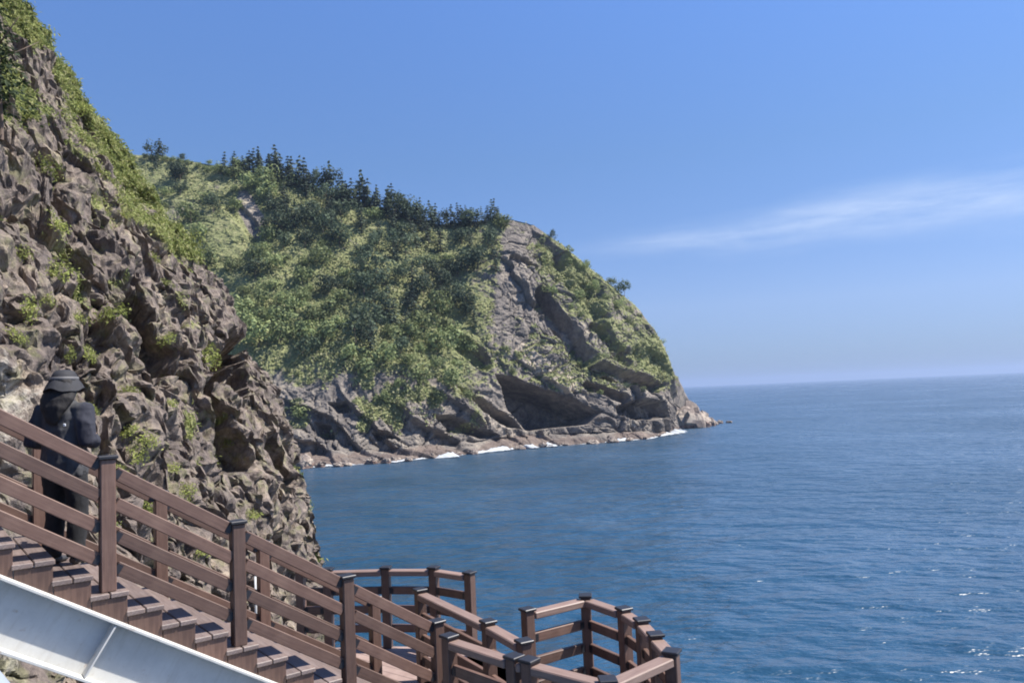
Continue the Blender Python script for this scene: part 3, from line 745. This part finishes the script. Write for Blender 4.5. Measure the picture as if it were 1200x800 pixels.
# ---- boulders and sea rocks
def rock_mesh(seed, flat=0.6):
    bm = bmesh.new(); bmesh.ops.create_icosphere(bm, subdivisions=4, radius=1)
    P = np.array([v_.co[:] for v_ in bm.verts])
    F1, F2, cv, dvv = voro(P * 1.3 + seed * 7, seed)
    d = 1 + 0.35 * (cv - 0.5) + 0.25 * fbm(P * 1.5 + seed, 3, seed) + 0.10 * fbm(P * 6, 3, seed + 3)
    P = P * d[:, None]; P[:, 2] *= flat
    for v_, p in zip(bm.verts, P): v_.co = p
    me_ = mesh_from_bm('rock', bm); paint(me_, 'cover', np.stack([np.zeros(len(P)), 0.35 * (P[:, 2] > 0.1), 0.75 * (P[:, 2] < 0.0)], 1)); me_.materials.append(M_SROCK)
    return me_
rocks = [rock_mesh(k, f_) for k, f_ in enumerate((0.6, 0.9, 0.5, 1.1, 0.7))]
def put_rock(name, loc, sc, label, cat, group=None):
    o = bpy.data.objects.new(name, rocks[4] if isinstance(sc, tuple) else random.choice(rocks)); COL.objects.link(o); o.location = loc
    o.scale = sc if isinstance(sc, tuple) else (sc * random.uniform(.8, 1.3), sc * random.uniform(.8, 1.3), sc * random.uniform(.7, 1.1)); o.rotation_euler = (random.gauss(0, .15), random.gauss(0, .15), random.uniform(0, 6))
    tag(o, label, cat, group); return o
for px, Y, hgt, wdt in [(800, 371, 12, 18), (811, 376, 9.5, 15), (821, 382, 7, 10), (830, 388, 4.5, 7)]:
    g = at_z(px, 500, 0); p = at(px, 470, Y); p.z = 0
    put_rock('sea_stack', p, (wdt * 0.5, wdt * 0.6, hgt / 0.7), 'jagged pale rock rising from the sea behind the headland tip', 'sea rock', 'jagged rocks off the headland tip')
for px, Y, r in [(833, 395, 2.6), (842, 400, 1.8), (853, 402, 1.5)]:
    p = at(px, 470, Y); p.z = 0
    put_rock('sea_rock', p, r, 'low dark rock awash in the sea beyond the headland tip', 'sea rock', 'low rocks awash off the headland tip')
p = shp[np.argmin(np.abs(spx - 362))]
put_rock('boulder', Vector(p) + Vector((-1, -3, 1.0)), 3.2, 'pale boulder on the shore beside the near cliff edge', 'boulder')
for px in list(np.linspace(375, 790, 46)):
    p = shp[np.argmin(np.abs(spx - px - random.uniform(-4, 4)))]
    put_rock('shore_rock', Vector(p) + Vector((-0.5 + random.gauss(0, 2), 0.8 + random.gauss(0, 2), 0.2)), random.uniform(0.7, 2.0), 'brown rock lying at the waterline of the headland', 'rock', 'rocks along the headland waterline')

# ------------------------------------------------------------------ stairs
P1 = at(126, 692, 6.4)
DIR = Vector((0.787, 0.617, 0)).normalized(); OUT = Vector((DIR.y, -DIR.x, 0)); INW = -OUT
RUN, RISE = 0.2635, 0.1675
W = 1.4                                              # stair width between railings
z1 = P1.z
def sp(t, inw=0.0, dz=0.0):                           # point on the stair: along, towards the cliff, above the pitch line
    return Vector((P1.x, P1.y, 0)) + DIR * t + INW * inw + Vector((0, 0, z1 - t * RISE / RUN + dz))
ZD = z1 - 12 * RISE                                   # deck level
stair = thing('staircase', 'brown wooden cliff staircase on a pale steel side beam', 'staircase', sp(3.2) - Vector((0, 0, 0.6)))
for i_ in range(-11, 12):
    zt = z1 - i_ * RISE; t0, t1 = i_ * RUN - 0.13, (i_ + 1) * RUN - 0.13
    for q in range(2):                                # two boards per tread
        a = t0 - 0.015 + q * 0.148
        c0 = Vector((P1.x, P1.y, 0)) + DIR * (a + 0.07)
        p = c0 + OUT * 0.12; e_ = c0 + INW * (W + 0.1); p.z = e_.z = zt - 0.02
        tr = beam('tread', p, e_, 0.14, 0.04, TREADW, stair)
    p = Vector((P1.x, P1.y, 0)) + DIR * t0 + OUT * 0.085; q_ = p + DIR * (RUN - 0.004)
    # brown end panel under each tread (vertical grain)
    bot = sp((t0 + t1) / 2).z - 0.30
    mid_ = (p + q_) / 2; pp = Vector((mid_.x, mid_.y, bot - 0.02)); qq = Vector((mid_.x, mid_.y, zt - 0.043))
    beam('end_panel', pp, qq, RUN - 0.006, 0.03, WOOD, stair, 0.003, axis=DIR)
    rp_ = Vector((P1.x, P1.y, 0)) + DIR * (t1 - 0.012)
    a = rp_ + OUT * 0.06; e_ = rp_ + INW * W; a.z = e_.z = zt - 0.042 - 0.06
    beam('riser', a, e_, 0.02, 0.118, WOOD, stair, 0.002)
for inw, out_sign in ((-0.10, 1), (W + 0.05, -1)):
    a, e_ = sp(-2.8, inw, -0.47), sp(3.25, inw, -0.47)
    st = beam('stringer', a, e_, 0.015, 0.44, WHITES, stair, 0)
    off = OUT * 0.062 * out_sign
    for dz, nm in ((0.222, 'flange'), (-0.222, 'flange')):
        beam(nm, a + off + Vector((0, 0, dz * 1.196)), e_ + off + Vector((0, 0, dz * 1.196)), 0.13, 0.022, WHITES, st, 0.003)
    for tt in (-0.09, 1.75) if out_sign > 0 else ():
        b0 = sp(tt, inw, -0.71) + off - DIR * 0.0; b1 = sp(tt, inw, -0.23) + off
        dn = Vector((DIR.x, DIR.y, -RISE / RUN)).normalized(); up = DIR.cross(OUT).cross(dn) if False else Vector((0, 0, 1)) - dn * dn.z
        up.normalize(); c0 = sp(tt, inw, -0.47) + off
        beam('stiffener', c0 - up * 0.205, c0 + up * 0.205, 0.115, 0.014, WHITES, st, 0.002, axis=OUT)
# pale pipe crossing the bottom left corner, nearer than the flight
pt = thing('steel_pipe', 'pale painted steel pipe slanting through the corner below the stair beam', 'pipe', at(-20, 900, 3.0))
PIPE = steel('pale blue grey paint', (0.30, 0.34, 0.40))
tube('pipe', at(-150, 666, 3.0), at(30, 882, 3.0), 0.1, PIPE, pt, seg=24)
tube('flange', at(28, 880, 3.0), at(36, 889, 3.0), 0.135, PIPE, pt, seg=24)

def railing(name, label, cat, posts, zoffs, hpost=1.12, group=None, size=0.115, rail=(0.05, 0.105), top_flat=False, skip=(), pale_top=False, axis=None, closed=False):
    """posts: list of base points; rails run between neighbours at zoffs above the base"""
    t = thing(name, label, cat, posts[0], group)
    n = len(posts)
    hd = []
    for k in range(n):
        a = posts[max(0, k - 1)] if not closed else posts[k - 1]; b_ = posts[min(n - 1, k + 1)] if not closed else posts[(k + 1) % n]
        d = Vector((b_.x - a.x, b_.y - a.y, 0)).normalized(); hd.append(d)
    for k, p in enumerate(posts):
        if k in skip: continue
        ax = axis or hd[k]
        po = beam('post', p, p + Vector((0, 0, hpost)), size, size, WOOD, t, 0.008, axis=ax)
        q = p + Vector((0, 0, hpost))
        beam('post_cap', q + Vector((0, 0, 0.001)), q + Vector((0, 0, 0.030)), size + 0.035, size + 0.035, BLACKM, po, 0.006, axis=ax)
    for k in range(n if closed else n - 1):
        a, b_ = posts[k], posts[(k + 1) % n]; d = (b_ - a).normalized(); g = size * 0.5 + 0.012
        for j, zo in enumerate(zoffs):
            if top_flat and j == 0:
                A = a + d * g * 0.9 + Vector((0, 0, hpost - 0.055)); B = b_ - d * g * 0.9 + Vector((0, 0, hpost - 0.055))
                beam('handrail', A, B, 0.14, 0.075, PALEW, t, 0.01)
                continue
            A = a + d * g + Vector((0, 0, zo)); B = b_ - d * g + Vector((0, 0, zo))
            r_ = beam('rail', A, B, rail[0] * (1.7 if (j == 1 and not top_flat) else 1), rail[1], PALEW if (pale_top and j == 0) else WOOD, t)
            for e_, s_ in ((A, -1), (B, 1)):
                beam('bracket', e_ + d * (0.004 * s_), e_ - d * (0.045 * s_), rail[0] + 0.014, rail[1] * 0.7, BLACKM, r_, 0)
    return t
HS = 1.07
zs4 = [0.99, 0.74, 0.48, 0.22]
near_posts = [sp(t_, -0.01, 0.0) for t_ in (-2.108, -1.054, 0, 1.054, 2.108, 3.13)]
railing('railing', 'brown four rail railing along the open side of the stairs', 'railing', near_posts, zs4, HS, axis=DIR)
far_posts = [sp(t_, W, 0.0) for t_ in (-2.42, -1.37, -0.32, 0.74, 1.79, 3.13)]
railing('railing', 'brown railing on the cliff side of the stairs, behind the person', 'railing', far_posts, zs4, HS, axis=DIR)

# ------------------------------------------------------------------ decks
HR = 1.09
def rp(px, py): p = at_z(px, py, ZD + HR + 0.02); p.z = ZD; return p      # foot of a railing post from where its top shows
p_far = [rp(352, 666), rp(384, 666), rp(452, 664), rp(508, 664), rp(550, 670)]
p_mid = [rp(492, 690), rp(572, 727), rp(614, 750)]
p_near = [rp(526, 744), rp(602, 768)]
L_, F_, R1, R2, R3, N_, W_ = rp(618, 713), rp(686, 697), rp(731, 712), rp(768, 742), rp(787, 762), rp(712, 795), rp(620, 772)
R1b = rp(752, 725)
railing('railing', 'brown railing at the far edge of the lower deck, above the sea', 'railing', p_far, [1.1, 0.79, 0.53, 0.27], HR, top_flat=True)
railing('railing', 'short brown railing with a pale handrail in the middle of the lower deck', 'railing', p_mid, [1.1, 0.79, 0.53, 0.27], HR, top_flat=True)
railing('railing', 'brown railing joining the stair foot to the many sided lookout', 'railing', p_near + [W_], [1.1, 0.79, 0.53, 0.27], HR, top_flat=True, skip=(2,))
railing('railing', 'many sided brown railing around the lookout deck over the sea', 'railing', [L_, F_, R1, R1b, R2, R3, N_, W_], [1.1, 0.79, 0.53, 0.27], HR, top_flat=True)
P4n = sp(3.13, -0.08); P4f = sp(3.13, W + 0.12); P4n.z = P4f.z = ZD
poly = [P4n, p_near[0], p_near[1], W_, N_, R3, R2, R1b, R1, F_, L_, p_mid[2], p_mid[1], p_mid[0], p_far[4], p_far[3], p_far[2], p_far[1], p_far[0], P4f]
deck = thing('lookout_deck', 'weathered pinkish board deck at the foot of the stairs above the sea', 'deck', (poly[0] + poly[10]) / 2)
cen = sum(poly, Vector()) / len(poly)
bm = bmesh.new()
vs = [bm.verts.new(p + (p - cen).normalized() * 0.08 + Vector((0, 0, -0.003))) for p in poly]
f_ = bm.faces.new(vs); bmesh.ops.triangulate(bm, faces=[f_])
g = bmesh.ops.extrude_face_region(bm, geom=bm.faces[:])
for v_ in g['geom']:
    if isinstance(v_, bmesh.types.BMVert): v_.co.z -= 0.05
me = mesh_from_bm('floor', bm)
m, nt, b = mat('deck boards')
tc = N(nt, 'ShaderNodeTexCoord'); mp = N(nt, 'ShaderNodeMapping'); mp.inputs['Rotation'].default_value = (0, 0, math.radians(38)); nt.links.new(tc.outputs['Object'], mp.inputs['Vector'])
wv = N(nt, 'ShaderNodeTexWave', wave_type='BANDS', bands_direction='Y', wave_profile='SAW'); wv.inputs['Scale'].default_value = 2.2; nt.links.new(mp.outputs[0], wv.inputs['Vector'])
n = noise(nt, tc.outputs['Object'], 5, 5, 0.7)
c = ramp(nt, n.outputs['Fac'], [(0.3, (0.22, 0.15, 0.13)), (0.7, (0.31, 0.225, 0.195))]).outputs[0]
gp = ramp(nt, wv.outputs['Fac'], [(0.0, (0.25, 0.25, 0.25)), (0.07, (1, 1, 1)), (0.93, (1, 1, 1)), (1.0, (0.25, 0.25, 0.25))])
nt.links.new(mixc(nt, 1.0, c, gp.outputs[0], 'MULTIPLY'), b.inputs['Base Color']); b.inputs['Roughness'].default_value = 0.7
link('floor', me, m, deck)
for k in range(1, len(poly) - 1):
    if k in (10, 13): continue
    a, b_ = poly[k], poly[k + 1]; a = a + (a - cen).normalized() * 0.05; b_ = b_ + (b_ - cen).normalized() * 0.05
    beam('rim_beam', a + Vector((0, 0, -0.17)), b_ + Vector((0, 0, -0.17)), 0.06, 0.22, WHITES, deck, 0.004)
for p in (p_near[1], R3, F_, p_far[3], p_far[1], P4f):
    q = p + (cen - p).normalized() * 0.3
    tube('support_column', Vector((q.x, q.y, -1.0)), Vector((q.x, q.y, ZD - 0.06)), 0.12, WHITES, deck, seg=16)
# slim white pipes standing behind the railings
for px, ya, yb, Y, lb in [(300, 672, 722, 9.2, 'slim white steel pipe beside the stairs, right of the second tall post'),
                          (577, 735, 800, 10.2, 'slim white steel pipe beside the middle railing of the deck')]:
    p = at(px, ya, Y); t = thing('steel_pipe', lb, 'pipe', (p.x, p.y, p.z - 1.1))
    tube('pipe', (p.x, p.y, p.z - 1.1), p, 0.022, GALV, t); tube('pipe_cap', p, p + Vector((0, 0, 0.02)), 0.03, GALV, t)

# ------------------------------------------------------------------ person
def capsules(bm, chain):
    """chain of (point, radius_x, radius_y): a closed tapering limb made of rings"""
    prev = None; n = 14; rings = []
    pts = [Vector(c_[0]) for c_ in chain]
    for k, c_ in enumerate(chain):
        a = pts[max(0, k - 1)]; b_ = pts[min(len(pts) - 1, k + 1)]; d = (b_ - a).normalized()
        ref = Vector((0, 1, 0)) if abs(d.y) < 0.9 else Vector((0, 0, 1))
        sx_ = ref.cross(d).normalized(); sy_ = d.cross(sx_)
        ring = [bm.verts.new(pts[k] + sx_ * math.cos(2 * PI * j / n) * c_[1] + sy_ * math.sin(2 * PI * j / n) * c_[2]) for j in range(n)]
        if prev:
            for j in range(n): bm.faces.new((prev[j], prev[(j + 1) % n], ring[(j + 1) % n], ring[j]))
        prev = ring; rings.append(ring)
    bm.faces.new(rings[0][::-1]); bm.faces.new(rings[-1])
def ball(bm, c, r):
    bmesh.ops.create_uvsphere(bm, u_segments=16, v_segments=10, radius=1, matrix=Matrix.Translation(c) @ Matrix.Diagonal((*r, 1)))
def remesh(name, bm, voxel, sm=6, wr_=0.0, seed=0):
    bmesh.ops.recalc_face_normals(bm, faces=bm.faces[:])
    me = bpy.data.meshes.new(name + '_raw'); bm.to_mesh(me); bm.free()
    o = bpy.data.objects.new(name + '_raw', me); COL.objects.link(o)
    md = o.modifiers.new('r', 'REMESH'); md.mode = 'VOXEL'; md.voxel_size = voxel
    ms = o.modifiers.new('s', 'SMOOTH'); ms.iterations = sm; ms.factor = 0.5
    dg = bpy.context.evaluated_depsgraph_get(); ev = o.evaluated_get(dg)
    out = bpy.data.meshes.new_from_object(ev); out.name = name
    bpy.data.objects.remove(o); bpy.data.meshes.remove(me)
    if wr_:
        n = len(out.vertices); co = np.empty(n * 3, dtype=np.float32); nr = np.empty(n * 3, dtype=np.float32)
        out.vertices.foreach_get('co', co); out.vertices.foreach_get('normal', nr); co = co.reshape(-1, 3); nr = nr.reshape(-1, 3)
        d = ridged(co.astype(float) * np.array([7, 7, 5]) + seed, 3, 600 + seed) * wr_
        co = co + nr * d[:, None]; out.vertices.foreach_set('co', co.astype(np.float32).ravel())
    out.shade_smooth(); return out
SKIN = plain('skin', (0.50, 0.32, 0.24), 0.55, 0, 0.06)
JACK = plain('grey windbreaker', (0.046, 0.046, 0.050), 0.9, 0, 0.2, 14, 0.2)
nt = JACK.node_tree; b = nt.nodes['Principled BSDF']; tcj = N(nt, 'ShaderNodeTexCoord'); sj = N(nt, 'ShaderNodeSeparateXYZ'); nt.links.new(tcj.outputs['Object'], sj.inputs[0])
aj = N(nt, 'ShaderNodeMath', operation='ABSOLUTE'); nt.links.new(sj.outputs[0], aj.inputs[0])
old = b.inputs['Base Color'].links[0].from_socket
sl_ = ramp(nt, aj.outputs[0], [(0.205, (0, 0, 0)), (0.225, (1, 1, 1))]).outputs[0]
nt.links.new(mixc(nt, sl_, old, (0.017, 0.018, 0.028)), b.inputs['Base Color'])      # darker sleeves
TROU = plain('black trousers', (0.013, 0.013, 0.015), 0.95, 0, 0.2, 14, 0.2)
HATM = plain('black hat cloth', (0.018, 0.018, 0.022), 0.8, 0, 0.2, 30, 0.2)
BRIM = plain('grey hat band', (0.10, 0.097, 0.10), 0.7, 0, 0.15, 30)
HAIR = plain('black hair', (0.010, 0.008, 0.008), 0.8, 0, 0.3, 60, 0.3)
SHOE = plain('dark shoes', (0.03, 0.03, 0.033), 0.6)
# local frame: facing +Y, feet on z=0, height about 1.72
sh_z, hip_z = 1.42, 0.90
arm = {}
for sgn in (-1, 1):
    S0 = Vector((0.185 * sgn, -0.005, sh_z - 0.02)); E0 = Vector((0.275 * sgn, -0.06, 1.12)); W0 = Vector((0.17 * sgn, 0.19, 1.10)); H0 = Vector((0.125 * sgn, 0.27, 1.12))
    arm[sgn] = (S0, E0, W0, H0)
legs = {-1: (Vector((-0.095, 0, hip_z)), Vector((-0.115, 0.03, 0.48)), Vector((-0.12, -0.02, 0.07))), 1: (Vector((0.095, 0, hip_z)), Vector((0.11, 0.03, 0.48)), Vector((0.115, -0.015, 0.07)))}
bm = bmesh.new()
capsules(bm, [((0, 0, 0.86), .13, .09), ((0, 0, 0.95), .155, .10), ((0, 0, 1.08), .135, .09), ((0, 0, 1.25), .155, .10), ((0, -0.005, 1.38), .15, .09), ((0, -0.005, 1.45), .07, .06), ((0, 0.0, 1.55), .055, .058)])
ball(bm, (0, 0.02, 1.635), (.075, .095, .115)); ball(bm, (0, 0.055, 1.575), (.052, .06, .05))
ball(bm, (0, 0.118, 1.615), (.014, .02, .022))
for sgn in (-1, 1):
    ball(bm, (0.077 * sgn, 0.01, 1.63), (.012, .02, .032))
    S0, E0, W0, H0 = arm[sgn]
    capsules(bm, [(S0 * 0.85 + Vector((0, 0, .2)), .05, .05), (S0, .055, .055), ((S0 + E0) / 2, .045, .048), (E0, .038, .04), ((E0 + W0) / 2, .036, .036), (W0, .026, .022), (H0, .034, .016)])
    fd = (H0 - W0).normalized(); side = Vector((0, 0, 1)).cross(fd).normalized()
    for q in range(4):                                # fingers, curled a little
        b0 = H0 + Vector((0, 0, (q - 1.5) * 0.019)); ln = (0.065, 0.078, 0.074, 0.058)[3 - q]
        k1 = b0 + fd * ln * 0.5; k2 = k1 + (fd * 0.7 + side * (0.7 * (1 if sgn < 0 else -1) * -1)).normalized() * ln * 0.45
        capsules(bm, [(b0 - fd * .02, .009, .009), (b0, .009, .009), (k1, .0085, .0085), (k2, .007, .007)])
    tb = W0 + (H0 - W0) * 0.4 + Vector((0, 0, 0.02)); capsules(bm, [(tb, .012, .012), (tb + Vector((0, 0, .028)) + fd * .025, .010, .010), (tb + Vector((0, 0, .036)) + fd * .06, .008, .008)])
    h_, k_, a_ = legs[sgn]
    capsules(bm, [(h_ + Vector((0, 0, .05)), .08, .085), (h_ + Vector((0, 0, -.05)), .082, .088), ((h_ + k_) / 2, .068, .075), (k_, .052, .056), (k_ * .55 + a_ * .45, .05, .056), (a_, .034, .038), (a_ + Vector((0, 0.05, -.04)), .036, .025), (a_ + Vector((0, 0.16, -.05)), .04, .015)])
body_me = remesh('person', bm, 0.007, 3)
PX = sp(-0.22, 0.60); PX.z = z1 + RISE + 0.002
heading = math.atan2(-0.10, 0.995)                     # turned slightly to the right of straight ahead
MP = Matrix.Translation(PX) @ Matrix.Rotation(heading, 4, 'Z') @ Matrix.Scale(0.94, 4)
person = link('person', body_me, SKIN, None, MP)
tag(person, 'person in a dark hat, grey jacket and black trousers standing on the stairs', 'person')
def wear(name, me_, mt): return link(name, me_, mt, person, MP)
bm = bmesh.new()
capsules(bm, [((0, 0, 0.80), .20, .15), ((0, 0, 0.88), .205, .155), ((0, -.005, 1.05), .185, .14), ((0, -.005, 1.22), .20, .15), ((0, -.008, 1.36), .195, .135), ((0, -.008, 1.43), .14, .10), ((0, 0.0, 1.49), .085, .085)])
for sgn in (-1, 1):
    S0, E0, W0, H0 = arm[sgn]
    capsules(bm, [(S0 * 0.55 + Vector((0, 0, .62)), .075, .075), (S0 + Vector((0, 0, -.01)), .095, .09), ((S0 + E0) / 2, .082, .085), (E0, .072, .075), ((E0 + W0) / 2, .064, .064), (W0, .05, .05)])
wear('jacket', remesh('jacket', bm, 0.011, 4, 0.020, 1), JACK)
bm = bmesh.new()
capsules(bm, [((0, 0, 0.80), .16, .12), ((0, 0, 0.90), .17, .125), ((0, 0, 1.0), .15, .115)])
for sgn in (-1, 1):
    h_, k_, a_ = legs[sgn]
    capsules(bm, [(h_ + Vector((0, 0, .03)), .10, .105), (h_ + Vector((0, 0, -.08)), .105, .11), ((h_ + k_) / 2, .092, .096), (k_, .082, .085), (k_ * .5 + a_ * .5, .078, .084), (a_ + Vector((0, 0, .0)), .07, .08)])
wear('trousers', remesh('trousers', bm, 0.011, 4, 0.014, 2), TROU)
for sgn in (-1, 1):
    bm = bmesh.new(); a_ = legs[sgn][2]
    capsules(bm, [(a_ + Vector((0, -.05, -.035)), .035, .03), (a_ + Vector((0, 0, -.02)), .045, .05), (a_ + Vector((0, .08, -.035)), .048, .034), (a_ + Vector((0, .17, -.045)), .045, .025), (a_ + Vector((0, .2, -.05)), .03, .016)])
    wear('shoe', remesh('shoe', bm, 0.008, 3), SHOE)
bm = bmesh.new()                                      # long hair over the collar
capsules(bm, [((0, -0.01, 1.73), .08, .09), ((0, -0.02, 1.66), .12, .11), ((0, -0.04, 1.58), .15, .095), ((0, -0.10, 1.50), .155, .075), ((0, -0.150, 1.42), .125, .05), ((0, -0.165, 1.34), .075, .035), ((0, -0.17, 1.28), .03, .02)])
wear('hair', remesh('hair', bm, 0.008, 3, 0.008, 3), HAIR)
bm = bmesh.new()
prof = [(0.0, 1.782), (0.045, 1.778), (0.080, 1.762), (0.100, 1.728), (0.108, 1.685), (0.115, 1.672)]
seg = 32; prev = None
for r_, z_ in prof:
    ring = [bm.verts.new((max(r_, .001) * math.cos(2 * PI * j / seg), max(r_, .001) * math.sin(2 * PI * j / seg) * 1.12, z_)) for j in range(seg)]
    if prev:
        for j in range(seg): bm.faces.new((prev[j], prev[(j + 1) % seg], ring[(j + 1) % seg], ring[j]))
    prev = ring
hat = wear('hat', mesh_from_bm('hat', bm, 0, True), HATM)
md = hat.modifiers.new('thick', 'SOLIDIFY'); md.thickness = 0.004
bm = bmesh.new(); prev = None
for r_, z_ in [(0.110, 1.690), (0.128, 1.668), (0.150, 1.630), (0.168, 1.590), (0.171, 1.584), (0.150, 1.618), (0.126, 1.655), (0.108, 1.680)]:
    ring = []
    for j in range(seg):
        a = 2 * PI * j / seg; wv_ = 0.016 * math.sin(3 * a + 0.5) * (r_ - .11) / .06 + 0.006 * math.sin(7 * a)
        ring.append(bm.verts.new((r_ * math.cos(a), r_ * math.sin(a) * 1.06, z_ + wv_)))
    if prev:
        for j in range(seg): bm.faces.new((prev[j], prev[(j + 1) % seg], ring[(j + 1) % seg], ring[j]))
    prev = ring
link('brim', mesh_from_bm('brim', bm, 0, True), HATM, hat, MP)
bm = bmesh.new(); prev = None
for r_, z_ in [(0.1115, 1.682), (0.1165, 1.684), (0.1145, 1.712), (0.1085, 1.712), (0.1115, 1.682)]:
    ring = [bm.verts.new((r_ * math.cos(2 * PI * j / seg), r_ * math.sin(2 * PI * j / seg) * 1.12, z_)) for j in range(seg)]
    if prev:
        for j in range(seg): bm.faces.new((prev[j], prev[(j + 1) % seg], ring[(j + 1) % seg], ring[j]))
    prev = ring
link('hat_band', mesh_from_bm('hat_band', bm, 0, True), BRIM, hat, MP)
# small pale badge on the back of the right shoulder
bm = bmesh.new(); bmesh.ops.create_cube(bm, size=1)
for v_ in bm.verts: v_.co = Vector((v_.co.x * .024, v_.co.y * .010, v_.co.z * .026)) + Vector((0.115, -0.158, 1.27))
wear('badge', mesh_from_bm('badge', bm, 0.004), GALV)

# ------------------------------------------------------------------ air
HAZE = 1.0e-4
if HAZE:
    bm = bmesh.new(); bmesh.ops.create_cube(bm, size=1)
    for v_ in bm.verts: v_.co = Vector((v_.co.x * 43000, v_.co.y * 43000, 160 if v_.co.z > 0 else -16))
    m = bpy.data.materials.new('haze'); m.use_nodes = True; nt = m.node_tree; nt.nodes.remove(nt.nodes['Principled BSDF'])
    pv = N(nt, 'ShaderNodeVolumePrincipled'); pv.inputs['Color'].default_value = (0.37, 0.46, 0.64, 1); pv.inputs['Density'].default_value = HAZE; pv.inputs['Anisotropy'].default_value = 0.2
    nt.links.new(pv.outputs[0], nt.nodes['Material Output'].inputs['Volume'])
    tag(link('haze', mesh_from_bm('haze', bm), m), kind='stuff', label='thin pale haze over the sea', cat='haze')

# ------------------------------------------------------------------ renderer
scene.render.engine = 'CYCLES'
cy = scene.cycles
cy.use_denoising = True
try: cy.denoiser = 'OPENIMAGEDENOISE'
except Exception: pass
cy.max_bounces = 6; cy.diffuse_bounces = 2; cy.glossy_bounces = 3; cy.transparent_max_bounces = 8; cy.volume_bounces = 1
cy.sample_clamp_indirect = 4; cy.sample_clamp_direct = 0.8
cy.filter_width = 1.9
print('pines', np_, 'slope', c1, c2)
